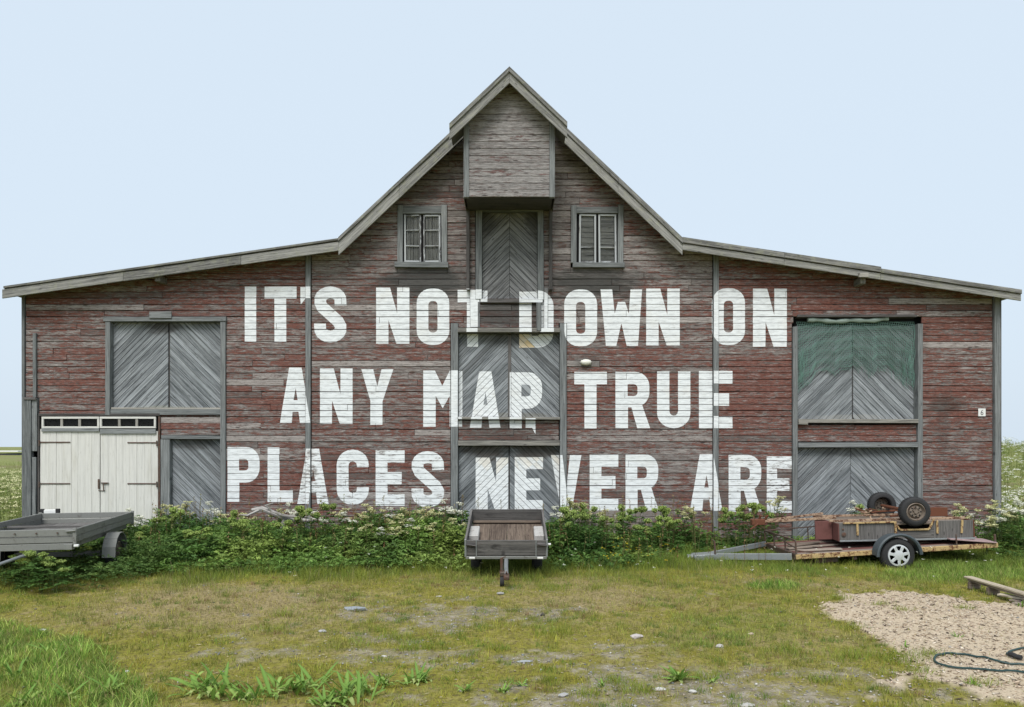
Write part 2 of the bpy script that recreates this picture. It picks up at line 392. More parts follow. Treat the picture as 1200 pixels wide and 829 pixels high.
def glass():
    t = NT('old_window_glass'); g = t.n('ShaderNodeBsdfGlossy'); g.inputs['Roughness'].default_value = .04; g.inputs['Color'].default_value = (.6, .6, .58, 1)
    tr_ = t.n('ShaderNodeBsdfTransparent'); tr_.inputs['Color'].default_value = (.9, .9, .88, 1)
    m = t.n('ShaderNodeMixShader'); fr = t.n('ShaderNodeFresnel'); fr.inputs[0].default_value = 1.22; t.t.links.new(fr.outputs[0], m.inputs[0])
    t.t.links.new(tr_.outputs[0], m.inputs[1]); t.t.links.new(g.outputs[0], m.inputs[2]); t.t.links.new(m.outputs[0], t.out.inputs['Surface']); return t.m
M_GLASS = glass()

# ------------------------------------------------------------------ value noise for layout
def vnoise(x, y, seed=0):
    xi = np.floor(x).astype(np.int64); yi = np.floor(y).astype(np.int64); fx = x - xi; fy = y - yi
    fx = fx * fx * (3 - 2 * fx); fy = fy * fy * (3 - 2 * fy)
    def h(a, b):
        n = (a * 374761393 + b * 668265263 + seed * 982451653) & 0x7fffffff
        n = ((n ^ (n >> 13)) * 1274126177) & 0x7fffffff
        return ((n ^ (n >> 16)) & 0xffff) / 65535.0
    return (h(xi, yi) * (1 - fx) + h(xi + 1, yi) * fx) * (1 - fy) + (h(xi, yi + 1) * (1 - fx) + h(xi + 1, yi + 1) * fx) * fy
def fbm(x, y, seed=0, o=4):
    s = 0; a = .5; t = 0
    for i in range(o): s = s + a * vnoise(x * 2 ** i, y * 2 ** i, seed + i); t += a; a *= .55
    return s / t
def sst(v, a, b):
    t = np.clip((v - a) / (b - a), 0, 1); return t * t * (3 - 2 * t)

# ------------------------------------------------------------------ ground
def terrain_z(x, y):
    x = np.asarray(x, float); y = np.asarray(y, float)
    z = 0.03 * (fbm(x * .5, y * .5, 3) - .5)
    z = z * sst(np.hypot(x, y), 1, 4)
    side = sst(np.abs(x), 9.5, 13)
    hill_r = 2.15 * sst(y + .55 * (x - 10), 8, 44) * sst(x, 8, 14)
    hill_l = 1.9 * sst(y, 6, 75) * sst(-x, 8, 14)
    far = 2.3 * sst(y, 30, 120)
    z = z + np.maximum(np.maximum(hill_r, hill_l), far) + .25 * side * (fbm(x * .22, y * .22, 9) - .5) * sst(y, 0, 12)
    z = z + 0.05 * sst(-np.abs(y + 1.0), -1.6, -.2) * (np.abs(x) < 9.7)
    return z
def px_of(x, y):
    d = np.maximum(y + CAM_D, .5); return CX + F * x / d, HY + F * CAM_H / d
CHIP_POLY = [(976, 714), (985, 703), (1010, 695), (1060, 692), (1120, 697), (1160, 703), (1215, 712), (1320, 720), (1320, 845), (1190, 822), (1110, 800), (1068, 772), (1052, 758), (1030, 745), (1000, 735), (985, 725)]
def in_poly(px, py, poly):
    c = np.zeros(px.shape, bool); n = len(poly)
    for i in range(n):
        x1, y1 = poly[i]; x2, y2 = poly[(i + 1) % n]
        if y1 == y2: continue
        cond = ((y1 > py) != (y2 > py)) & (px < (x2 - x1) * (py - y1) / (y2 - y1) + x1); c ^= cond
    return c
def blob(px, py, cx, cy, rx, ry): return np.exp(-(((px - cx) / rx) ** 2 + ((py - cy) / ry) ** 2))
def fields(x, y):
    """layout of the yard: chips, bare gravel, lush grass, tall strip"""
    px, py = px_of(x, y)
    n = fbm(x * 1.3, y * 1.3, 21); n2 = fbm(x * 4, y * 4, 31); n3 = fbm(x * .55, y * .8, 41)
    n5 = fbm(x * 8, y * 8, 71, 2); jx = px + (n2 - .5) * 80 + (n5 - .5) * 40; jy = py + (n - .5) * 18 + (n2 - .5) * 16 + (n5 - .5) * 10
    chip = in_poly(jx, jy, CHIP_POLY).astype(float)
    chip = np.maximum(chip, in_poly(jx, jy, [(1085, 775), (1065, 792), (1040, 804), (1010, 818), (990, 850), (1300, 850), (1200, 800)]) * sst(n + .6 * (n2 - .5) + .5 * (n5 - .5), .42, .60))
    bare = .95 * blob(px, py, 520, 728, 70, 22) + .7 * blob(px, py, 430, 716, 40, 8) + .65 * blob(px, py, 590, 770, 150, 12) + .72 * blob(px, py, 740, 790, 130, 18) + .62 * blob(px, py, 930, 790, 120, 11) \
        + .55 * blob(px, py, 330, 770, 120, 16) + .6 * blob(px, py, 620, 824, 260, 16) + .5 * blob(px, py, 900, 820, 160, 16) + .45 * blob(px, py, 420, 695, 130, 8) + .5 * blob(px, py, 630, 715, 60, 16) + .7 * blob(px, py, 1100, 815, 120, 22)
    n4 = fbm(x * 9, y * 9, 61, 3); bare = sst(bare * .78 + (n - .5) * .9 + (n2 - .5) * 1.1 + (n4 - .5) * .9, .30, .72)
    lush = (.55 + .45 * (n2 > .45)) * in_poly(jx - 8 + (n - .5) * 90, jy + (n - .5) * 22, [(-300, 722), (20, 738), (85, 748), (110, 770), (150, 795), (185, 840), (185, 900), (-300, 900)]).astype(float)
    lush = np.maximum(lush, sst(blob(px, py, 905, 686, 42, 6) + (n2 - .5) * .3, .45, .7))
    lush = np.maximum(lush, .8 * sst(blob(px, py, 1130, 672, 150, 16) + (n2 - .5) * .4, .4, .8))
    lush = np.maximum(lush, .35 * sst(blob(px, py, 860, 735, 140, 26) + (n - .5) * .8, .4, .9))
    edge = 676 - 8 * sst(px, 700, 860) + (n - .5) * 26
    strip = sst(edge - py, -10, 10)
    brown = np.clip(.6 * blob(px, py, 230, 715, 130, 26) + .6 * blob(px, py, 700, 700, 110, 16) + .5 * blob(px, py, 330, 700, 160, 12) + .5 * blob(px, py, 1000, 684, 100, 8) + (n3 - .45) * .9, 0, 1)
    out = ~in_poly(px, py, [(-500, 560), (1700, 560), (1700, 2000), (-500, 2000)])
    return chip, bare * (1 - lush) * (1 - strip), lush, strip, brown * (1 - lush) * (1 - strip), n, n2

def ground_sheet():
    xs = np.concatenate([-np.geomspace(900, 13, 34), np.arange(-12.6, 12.61, .07), np.geomspace(13, 900, 34)])
    ys = np.concatenate([-np.geomspace(300, 16.5, 12), np.arange(-16, 1.0, .07), np.arange(1.2, 60, .9), np.geomspace(61, 1200, 26)])
    X, Y = np.meshgrid(xs, ys); nx, ny = len(xs), len(ys)
    Z = terrain_z(X, Y)
    chip, bare, lush, strip, brown, n, n2 = fields(X.ravel(), Y.ravel())
    near = (np.abs(X) < 13) & (Y > -16) & (Y < 1)
    fine = (fbm(X * 7, Y * 7, 55) - .5) * .035 + (fbm(X * 2, Y * 2, 57) - .5) * .05
    Z = Z + fine * near + (.02 * chip.reshape(X.shape) * near)
    v = np.stack([X.ravel(), Y.ravel(), Z.ravel()], 1)
    i = np.arange(nx * ny).reshape(ny, nx)
    f = np.stack([i[:-1, :-1], i[:-1, 1:], i[1:, 1:], i[1:, :-1]], -1).reshape(-1, 4)
    me = bpy.data.meshes.new('ground'); me.from_pydata(v.tolist(), [], f.tolist())
    far = (Y.ravel() > 2).astype(float)
    a = me.attributes.new('za', 'FLOAT_VECTOR', 'POINT'); a.data.foreach_set('vector', np.stack([chip * (Y.ravel() < 1), bare * (Y.ravel() < 1), np.maximum(lush, strip)], 1).astype(np.float32).ravel())
    a = me.attributes.new('zb', 'FLOAT_VECTOR', 'POINT'); a.data.foreach_set('vector', np.stack([brown, far, n], 1).astype(np.float32).ravel())
    me.polygons.foreach_set('use_smooth', [True] * len(me.polygons))
    t = NT('yard_ground'); za = t.sep(t.attr('za').outputs['Vector']); zb = t.sep(t.attr('zb').outputs['Vector']); p = t.pos()
    nf = t.noise(p, 38, 6, .75); nm = t.noise(p, 6, 6, .7); nl = t.noise(p, 1.3, 5, .6)
    moss = t.mix(nm, (.13, .13, .022), (.32, .285, .055)); straw = t.mix(nf, (.22, .17, .075), (.40, .325, .17))
    base = t.mix(t.ss(t.math('ADD', nm, t.math('MULTIPLY', zb[0], .5)), .45, .85), moss, straw)
    nk = t.noise(p, 21, 6, .8); base = t.mix(t.math('MULTIPLY', t.ss(nk, .47, .62), .85), base, t.mix(nf, (.05, .042, .02), (.13, .10, .05))); base = t.mix(t.math('MULTIPLY', t.ss(nk, .40, .30), .5), base, (.42, .40, .16))
    soil = t.mix(nf, (.085, .07, .048), (.30, .26, .19)); soil = t.mix(t.ss(nm, .42, .62), soil, t.mix(nf, (.17, .145, .105), (.46, .41, .32))); soil = t.mix(t.math('MULTIPLY', t.ss(t.noise(p, 11, 5, .7), .50, .60), .75), soil, moss)
    peb = t.vor(p, 55); soil = t.mix(t.math('MULTIPLY', t.ss(peb, .32, .1), t.ss(nm, .35, .6)), soil, (.42, .40, .37))
    col = t.mix(t.math('MULTIPLY', za[1], t.ss(nf, .25, .55)), base, soil)
    lush = t.mix(nm, (.05, .085, .018), (.11, .16, .04)); col = t.mix(t.math('MULTIPLY', za[2], .7), col, lush)
    chip_ = t.mix(nf, (.20, .15, .095), (.78, .65, .48)); col = t.mix(t.math('MULTIPLY', za[0], t.ss(nm, .2, .4)), col, chip_)
    mead = t.mix(nl, (.15, .19, .055), (.29, .29, .11)); mead = t.mix(t.ss(t.noise(t.vmul(p, (.12, .35, 1)), 1.0, 4, .6), .5, .7), mead, (.24, .20, .12)); mead = t.mix(t.math('MULTIPLY', nf, .5), mead, (.1, .11, .04))
    col = t.mix(zb[1], col, mead)
    me.materials.append(t.bsdf(col, .95, 0, t.bump(t.math('ADD', nf, t.math('MULTIPLY', nm, .7)), .7, .02), .1))
    o = bpy.data.objects.new('ground', me); COL.objects.link(o); o['kind'] = 'structure'; return o
GROUND = ground_sheet()
def ground_z(x, y):
    x = np.atleast_1d(np.asarray(x, float)); y = np.atleast_1d(np.asarray(y, float))
    z = terrain_z(x, y) + (fbm(x * 7, y * 7, 55) - .5) * .035 + (fbm(x * 2, y * 2, 57) - .5) * .05
    return z

# ------------------------------------------------------------------ barn
BARN = empty('barn', 'big weathered red plank barn with white painted sentence on its gable front', 'barn')
SURF = []      # paintable faces: (polygon in XZ, y of face, tag)
def surf(poly, y, tag=''): 
    if poly and len(poly) >= 3: SURF.append((ccw(poly), y, min(p[0] for p in poly), max(p[0] for p in poly), min(p[1] for p in poly), max(p[1] for p in poly), tag))
def R(x0, y0, x1, y1, Y=0.0):
    a = W(x0, y0, Y); b = W(x1, y1, Y); return [(a[0], b[1]), (b[0], b[1]), (b[0], a[1]), (a[0], a[1])]
def piece(name, x0, y0, x1, y1, yf, yb, mat, along='v', parent=BARN, bev=.005, label=None, paint=True, tone=None, dirt=0.0, jit=.004):
    """a flat timber on the wall from photograph measures"""
    p = R(x0, y0, x1, y1); m = MB()
    if along == 'v':
        j = random.uniform(-jit, jit); p = [(p[0][0] + j, p[0][1]), (p[1][0] + j, p[1][1]), (p[2][0] - j, p[2][1]), (p[3][0] - j, p[3][1])]
    else:
        j = random.uniform(-jit, jit); p = [(p[0][0], p[0][1] + j), (p[1][0], p[1][1] - j), (p[2][0], p[2][1] - j), (p[3][0], p[3][1] + j)]
    fr = m.prism(p, yf, yb, bev, (0, 1) if along == 'v' else (1, 0), m.tone(tone, .3, dirt))
    if paint: surf(fr, yf)
    return m.build(name, mat, parent, label)

# roof lines at the wall plane (photo rows, shifted from the barge board plane)
def line(p, q): 
    k = (q[1] - p[1]) / (q[0] - p[0]); return lambda x: p[1] + k * (x - p[0])
L_AISLE = line(W(4, 340, -.35), W(397, 284, -.35)); R_AISLE = line(W(1195, 345, -.35), W(800, 286, -.35))
L_MAIN = line(W(397, 284, -.35), W(528.5, 166, -.35)); R_MAIN = line(W(800, 286, -.35), W(664, 158, -.35))
XVL = W(397, 280, -.35)[0]; XVR = W(800, 280, -.35)[0]
def roof_z(x):
    return max(L_AISLE(x), L_MAIN(x)) if x < 0 and L_MAIN(x) < 12 and x < -0.02 else max(R_AISLE(x), R_MAIN(x))
OBST = [(28, 467, 46, 660), (358, 280, 365, 660), (835, 280, 842, 660),
        (124, 372, 262, 487), (259, 372, 265, 660), (189, 510, 262, 660), (46, 487, 188, 660),
        (557, 240, 637, 350), (528, 379, 537, 660), (655, 379, 664, 660), (530, 384, 660, 493), (530, 516, 660, 660),
        (466, 242, 524, 314), (669, 243, 730, 314), (928, 383, 934, 660), (1074, 372, 1080, 660), (930, 372, 1077, 498), (930, 518, 1077, 660), (1163, 320, 1172, 660), (22, 300, 30, 660)]
OB = [R(*o) for o in OBST]; OB = [(o[0][0], o[0][1], o[2][0], o[2][1]) for o in OB]
def subtract(rect, o):
    x0, z0, x1, z1 = rect; a0, b0, a1, b1 = o
    if a0 >= x1 or a1 <= x0 or b0 >= z1 or b1 <= z0: return [rect]
    out = []
    if a0 - x0 > .03: out.append((x0, z0, a0, z1))
    if x1 - a1 > .03: out.append((a1, z0, x1, z1))
    m0, m1 = max(x0, a0), min(x1, a1)
    if b0 - z0 > .02: out.append((m0, z0, m1, b0))
    if z1 - b1 > .02: out.append((m0, b1, m1, z1))
    return out
PITCH = .1285; GAP = .0105
boards = []
z = -.05; row = 0
XL, XR = W(30, 0)[0], W(1165, 0)[0]
while z < 9.6:
    zz0, zz1 = z + GAP * random.uniform(.4, 1.2), z + PITCH
    rects = [(XL, zz0, XR, zz1)]
    for o in OB: rects = [q for r_ in rects for q in subtract(r_, o)]
    for (x0, a0, x1, a1) in rects:
        if a0 > max(roof_z(x0), roof_z(x1), roof_z((x0 + x1) / 2)) + .1 and not (x0 < 0 < x1): continue
        cuts = [x0]
        while x1 - cuts[-1] > 3.4: cuts.append(cuts[-1] + random.uniform(1.3, 2.9))
        if x1 - cuts[-1] > 1.6 and random.random() < .45: cuts.append(cuts[-1] + random.uniform(.5, x1 - cuts[-1] - .4))
        cuts.append(x1)
        for c0, c1 in zip(cuts[:-1], cuts[1:]):
            if c1 - c0 < .05: continue
            tl = random.uniform(-.0042, .0042)
            poly = [(c0 + .002, a0 + tl), (c1 - .002, a0 - tl), (c1 - .002, a1 - tl), (c0 + .002, a1 + tl)]
            zc = (a0 + a1) / 2
            for ln, sg, ln2, xv in ((L_AISLE, -1, L_MAIN, XVL), (R_AISLE, 1, R_MAIN, XVR)):
                main = zc > ln(xv) - .03
                l_ = ln2 if main else ln
                k = l_(1.0) - l_(0.0); poly = clip_half(poly, -k, 1, l_(0.0) - .01)
                if len(poly) < 3: break
            if len(poly) < 3 or abs(area2(poly)) < .004: continue
            boards.append((abs(area2(poly)), clean(poly)))
    z += PITCH; row += 1
boards.sort(key=lambda b: -b[0])
rest = MB()
for i, (ar, poly) in enumerate(boards):
    cx = sum(p[0] for p in poly) / len(poly); cz = sum(p[1] for p in poly) / len(poly)
    side = min(1, max(0, (abs(cx + .05) - 2.2) / 2.5)); high = min(1, max(0, (cz - 4.3) / 1.6))
    red = .47 + .07 * side - .13 * high + random.uniform(-.10, .10)
    if cz > (L_AISLE(cx) if cx < 0 else R_AISLE(cx)) - .75 and abs(cx) > 4: red += .10
    if cz < 1.0: red -= .05
    tone = min(1, max(0, random.gauss(.5, .22))); dirt = .0
    if random.random() < .07: dirt = random.uniform(.2, .5)
    if random.random() < .06: red -= .3; tone = 1
    if high > .9 and random.random() < .3: dirt = .2
    m = rest if i >= 300 else MB()
    yf = random.uniform(-.007, .006)
    fr = m.prism(poly, yf, .03, .007, (1, 0), (tone, red, dirt)); surf(inset(poly, .0012), yf, 'board')
    if i < 300: m.build('wall_board', M_SIDING, BARN)
o = rest.build('wall_boards', M_SIDING, BARN, None, 'stuff')

# black sheet colours in the shade behind the board gaps; side and back walls
m = MB(); zb = lambda x: roof_z(x) - .05
core = [(XL + .03, -.1), (XR - .03, -.1), (XR - .03, R_AISLE(XR) - .06), (XVR, R_AISLE(XVR) - .08), (0.0, 9.15), (XVL, L_AISLE(XVL) - .08), (XL + .03, L_AISLE(XL) - .06)]
m2 = MB(); n = len(core)
vs = [(p[0], .21, p[1]) for p in core] + [(p[0], .26, p[1]) for p in core]
m2.add(vs, [list(range(n)), list(range(2 * n - 1, n - 1, -1))], [(v[0], v[2], 0) for v in vs], (.5, .5, 0)); m2.build('dark_backing_sheet', M_DARK, BARN)
BACK = 16.0
for xs_, nm in ((XL, -1), (XR, 1)):
    zt = (L_AISLE(XL) if nm < 0 else R_AISLE(XR)) - .08; m = MB(); zz = -.05; k = 0
    while zz < zt - .02:
        z1 = min(zz + PITCH, zt)
        m.box(xs_ + (0 if nm < 0 else -.03), xs_ + (.03 if nm < 0 else 0), .02, BACK, zz + .004, z1, .004, (random.random(), .55 + random.uniform(-.15, .15), 0), axis=1); zz += PITCH
    m.build('side_wall', M_SIDING, BARN)
m = MB(); vs = [(p[0], BACK, p[1]) for p in core]; m.add(vs, [list(range(n))[::-1]], [(v[0], v[2], 0) for v in vs], (.5, .5, 0)); m.build('back_wall', M_SIDING, BARN)

# roof: sheets and barge boards
def roof_slab(name, pa, pb, y0, y1, th, mat):
    (xa, za), (xb, zb_) = pa, pb; m = MB()
    vs = [(xa, y0, za), (xb, y0, zb_), (xb, y1, zb_), (xa, y1, za)]; vs += [(v[0], v[1], v[2] - th) for v in vs]
    fs = [[0, 1, 2, 3], [7, 6, 5, 4], [0, 4, 5, 1], [1, 5, 6, 2], [2, 6, 7, 3], [3, 7, 4, 0]]
    m.add(vs, fs, [(v[1], v[0], v[2]) for v in vs], (.4, .5, 0)); return m.build(name, mat, BARN)
YB = -.35
pts = {'le': W(3.5, 338.5, YB), 'lv': W(397, 282, YB), 'lr': W(528, 159, YB), 'rr': W(664, 154, YB), 'rv': W(799.5, 282.5, YB), 're': W(1195.5, 342, YB)}
APEX = (0.0, 9.42)
def toward(p, q, x): return (x, p[1] + (q[1] - p[1]) * (x - p[0]) / (q[0] - p[0]))
apl = toward(pts['lv'], pts['lr'], -.045); apr = toward(pts['rv'], pts['rr'], -.045); apz = max(apl[1], apr[1])
apx = (-.045, apz)
roof_slab('roof_slope', pts['le'], pts['lv'], YB + .03, BACK + .3, .07, M_ROOF); roof_slab('roof_slope', pts['lv'], apx, YB + .03, BACK + .3, .07, M_ROOF)
roof_slab('roof_slope', apx, pts['rv'], YB + .03, BACK + .3, .07, M_ROOF); roof_slab('roof_slope', pts['rv'], pts['re'], YB + .03, BACK + .3, .07, M_ROOF)
def barge(name, a, b, top, wid, y0, y1, mat, cut=True, tone=None):
    """board under the line a-b: top = drop of its upper edge below the line, wid = its vertical width"""
    m = MB(); L = math.hypot(b[0] - a[0], b[1] - a[1]); al = ((b[0] - a[0]) / L, (b[1] - a[1]) / L)
    p = [(a[0], a[1] - top), (b[0], b[1] - top), (b[0], b[1] - top - wid), (a[0], a[1] - top - wid)]
    m.prism(p, y0, y1, .006, al, m.tone(tone)); return m.build(name, mat, BARN)
PX = 1 / 58.4
def seg(a, b, t0, t1): return ((a[0] + (b[0] - a[0]) * t0, a[1] + (b[1] - a[1]) * t0), (a[0] + (b[0] - a[0]) * t1, a[1] + (b[1] - a[1]) * t1))
for k, (t0, t1) in enumerate(((0, .36), (.3605, .71), (.7105, 1))):
    a, b = seg(pts['le'], pts['lv'], t0, t1); barge('barge_board', a, b, .02 + .006 * k, 10.5 * PX, YB - .03, YB, M_BARGE)
barge('roof_edge_board', *seg(pts['le'], pts['lv'], .006, 1), -.035, 2.6 * PX, YB - .055, YB + .02, M_BARGE, tone=.25)
for t0, t1 in ((0, .48), (.4805, 1)):
    a, b = seg(pts['lv'], toward(pts['lv'], pts['lr'], W(545, 0, YB)[0]), t0, t1); barge('barge_board', a, b, .03, 16 * PX, YB - .03, YB, M_BARGE)
    barge('roof_edge_board', a, b, -.05, 5 * PX, YB - .06, YB + .02, M_BARGE, tone=.3)
for t0, t1 in ((0, .5), (.5005, 1)):
    a, b = seg(toward(pts['rv'], pts['rr'], W(649, 0, YB)[0]), pts['rv'], t0, t1); barge('barge_board', a, b, .07, 13 * PX, YB - .03, YB, M_BARGE, tone=.75)
    barge('roof_edge_board', a, b, -.05, 7 * PX, YB - .06, YB + .02, M_BARGE, tone=.35)
for t0, t1, e in ((0, .3, 0), (.3005, .585, 0), (.5855, 1, .0)):
    a, b = seg(pts['rv'], pts['re'], t0, t1); barge('barge_board', a, b, .06, 7.5 * PX, YB - .03, YB, M_BARGE, tone=.65)
    barge('roof_edge_board', a, b, -.03 if t0 > .5 else -.065, (5 if t0 > .5 else 6.5) * PX, YB - .06, YB + .02, M_BARGE, tone=.35)
# purlin ends under the eaves
for (px, py, mt, nm) in ((187, 327, M_LEDGE, 'purlin_end'), (1009, 330, M_LEDGE, 'purlin_end')):
    x, z = W(px, py, -.2); m = MB(); m.box(x - .055, x + .055, -.3, .02, z - .07, z + .07, .012); m.build(nm, mt, BARN, 'squared beam end sticking out under the eave')
x, z = W(1012, 322.5, -.4); m = MB(); m.box(x - .1, x + .1, -.41, -.385, z - .045, z + .045, .006, (1, .5, 0)); m.build('yellowed_patch_board', M_LEDGE, BARN)

# posts and frames
T = M_TRIM
piece('corner_board', 26.5, 347, 30, 660, -.035, .03, T, bev=.006, dirt=.2)
piece('corner_post', 29.5, 467, 38.8, 660, -.07, .03, T, tone=.15)
piece('corner_casing', 39, 467, 45, 529, -.05, .03, T, tone=.55); piece('corner_casing', 39, 536, 43.5, 660, -.045, .03, T, tone=.5)
piece('batten', 40, 391, 43.8, 466, -.05, -.006, T, tone=.3)
m = piece('bracket_rod', 31, 466, 45, 469, -.09, -.07, M_DARKTRIM, 'h')
piece('post', 358.5, 294, 364.5, 660, -.045, .03, T, tone=.5); piece('post', 835.5, 297, 841.5, 660, -.045, .03, T, tone=.45)
piece('corner_post', 1163.8, 349, 1170.5, 660, -.06, .03, T, tone=.55); piece('corner_board', 1171, 350, 1173, 660, -.02, .2, M_DARKTRIM)
# upper left hatch frame
piece('lintel', 122.5, 372, 266, 377.3, -.06, .12, T, 'h', tone=.45); piece('jamb', 124.5, 377.6, 130, 487, -.045, .2, T, tone=.5)
piece('door_post', 259, 377.6, 265, 660, -.045, .2, T, tone=.5); piece('sill', 130.3, 480, 258.8, 486.5, -.035, .2, T, 'h', tone=.4)
piece('sill_strip', 130.5, 477.8, 258.7, 480, -.015, .1, M_LEDGE, 'h', tone=1); piece('lintel_patch', 177, 366, 203, 374, -.085, -.062, M_TRIM, 'h', tone=.6)
# lower left door frame
piece('lintel', 189.5, 510.5, 258.8, 514.8, -.03, .2, T, 'h', tone=.35); piece('door_board', 188.6, 515, 199.3, 660, -.02, .2, T, tone=.6)
# centre frames
for (a, b, c) in ((528.5, 536.8, .45), (656, 663.8, .45)):
    piece('door_post', a, 379.5, b, 660, -.05, .2, T, tone=c)
piece('ledge', 537, 385.5, 655.8, 390.5, -.13, .2, M_LEDGE, 'h', tone=.25)
piece('ledge', 537, 489, 655.8, 492, -.10, .2, M_LEDGE, 'h', tone=.6); piece('ledge', 537, 516.5, 655.8, 522.5, -.07, .2, M_LEDGE, 'h', tone=.45)
# right frames
piece('door_post', 928.3, 383.5, 933.8, 660, -.05, .2, T, tone=.45); piece('door_post', 1074.2, 380, 1080, 660, -.05, .2, T, tone=.45)
piece('ledge', 934.2, 491.5, 1074, 496, -.08, .2, M_LEDGE, 'h', tone=.7); piece('ledge', 934.2, 495.3, 945, 498, -.09, .1, M_LEDGE, 'h')
piece('ledge', 934.2, 518.8, 1074, 524.5, -.07, .2, T, 'h', tone=.6)
piece('lintel', 934, 369, 1074, 372, -.03, .2, M_DARKTRIM, 'h')
# loft door frame, guide posts, step panel
piece('jamb', 557.5, 240, 565, 351.3, -.05, .2, T, tone=.3); piece('jamb', 630, 240, 637, 352, -.05, .2, T, tone=.35)
piece('lintel', 557.8, 240.5, 636.8, 248.5, -.065, .2, T, 'h', tone=.15)
piece('sill', 563, 351.5, 636, 355.5, -.06, .2, M_DARKTRIM, 'h', tone=.8)
for a, b in ((546.8, 550.6), (643.2, 647)):
    piece('guide_post', a, 226, b, 341, -.12, -.02, M_DARKTRIM, tone=.2)
piece('step_post', 551, 340, 562.3, 384, -.035, .03, M_LOFT, tone=.5, paint=True); piece('step_post', 628.5, 356, 634, 389, -.14, -.06, T, tone=.2, paint=False)
piece('step_post', 637.3, 338, 642, 385, -.03, .03, M_LOFT, tone=.4)

# ------------------------------------------------------------------ diagonal boarded doors
def door(x0, y0, x1, y1, halves, yf=.085, mat=M_DOOR, label=None, name='door', pitch=.094, top_dirt=True):
    """halves: list of (xa, xb, +1 for boards rising to the right / -1)"""
    p = R(x0, y0, x1, y1); m = MB(); m.prism(p, yf + .026, yf + .05, 0, (0, 1), (.2, .3, .5))
    d = m.build(name, M_DARKTRIM, BARN, label)
    for (xa, xb, sg) in halves:
        rc = R(xa, y0, xb, y1); X0, X1, Z0, Z1 = rc[0][0], rc[1][0], rc[0][1], rc[2][1]
        u = (sqrt(.5), sg * sqrt(.5)); v = (-u[1], u[0])
        cs = [c[0] * v[0] + c[1] * v[1] for c in rc]; t = min(cs) - random.random() * pitch
        while t < max(cs):
            wv = pitch * random.uniform(.88, 1.12); q = []
            for (s_, t_) in ((-20, t + .0034), (20, t + .0034), (20, t + wv - .0034), (-20, t + wv - .0034)): q.append((u[0] * s_ + v[0] * t_, u[1] * s_ + v[1] * t_))
            q = clip_convex(q, rc); t += wv
            if len(q) < 3 or abs(area2(q)) < .0012: continue
            bm_ = MB(); yy = yf + random.uniform(-.003, .003)
            zc = max(c[1] for c in q); dirt = .35 * random.random() if (top_dirt and Z1 - zc < .02 and random.random() < .5) else 0
            fr = bm_.prism(q, yy, yf + .025, .0035, u, bm_.tone(min(1, max(0, random.gauss(.5, .15))), .3, dirt)); surf(inset(q, .0008), yy, 'door')
            bm_.build('board', mat, d)
    return d
door(130, 377.5, 259, 479.5, ((130.3, 194.8, 1), (197, 258.8, -1)), label='upper left loading hatch of two grey diagonal boarded leaves')
door(199.5, 515, 259, 655, ((199.8, 258.8, -1),), label='narrow grey diagonal boarded door beside the white garage doors')
door(565, 249, 630, 352, ((565.2, 597, 1), (597.4, 629.8, -1)), .06, M_LOFT, 'tall loft door of chevron boards under the hoist bay')
door(537, 391, 656, 489, ((537.2, 596, 1), (598.2, 655.6, -1)), label='middle loading door with painted letters A and P')
door(537, 523, 656, 655, ((537.2, 596, 1), (597.5, 655.6, -1)), label='bottom middle door with painted letters N and E')
piece('dark_hatch_sheet', 934, 372, 1074, 492, .15, .18, M_DARK, 'h', paint=False)  # black sheet added to colour in the dark hole over the hatch
door(934, 381, 1074, 491.5, ((934.2, 1001, 1), (1002.5, 1073.8, -1)), .10, label='upper right loading hatch behind green netting')
door(934, 525, 1074, 655, ((934.2, 999, 1), (999.4, 1073.8, -1)), label='lower right grey diagonal boarded door behind the trailers')
piece('centre_strip', 595.2, 392, 599, 488.5, .07, .084, M_DARKTRIM, tone=.9)

# ------------------------------------------------------------------ white garage doors with transom lights
gp = MB(); gp.prism(R(47, 488, 186, 655), .06, .09, 0, (0, 1), (.2, .2, .4)); GD = gp.build('garage_door', M_DARKTRIM, BARN, 'white painted double garage door with six small panes above')
def gpiece(name, x0, y0, x1, y1, yf, yb, mat, along='v', tone=None, dirt=0.0, label=None): return piece(name, x0, y0, x1, y1, yf, yb, mat, along, GD, .002, label, False, tone, dirt, .001)
x = 47.5
for (xa, xb, ybt) in ((47.4, 117.3, 655), (118.2, 185.4, 655)):
    nb = 8; ws = [random.uniform(.85, 1.15) for _ in range(nb)]; sm_ = sum(ws); x = xa
    for k in range(nb):
        xn = x + ws[k] / sm_ * (xb - xa); gpiece('board', x + .08, 503 if xa < 100 else 505.5, xn - .08, ybt, -.012 + random.uniform(-.003, .003), .05, M_GARAGE, 'v', random.random()); x = xn
gpiece('rail', 50, 502, 117.3, 506, -.045, -.016, M_TRIM, 'h', .9); gpiece('rail', 118.4, 503, 183.5, 508.5, -.045, -.016, M_TRIM, 'h', .85)
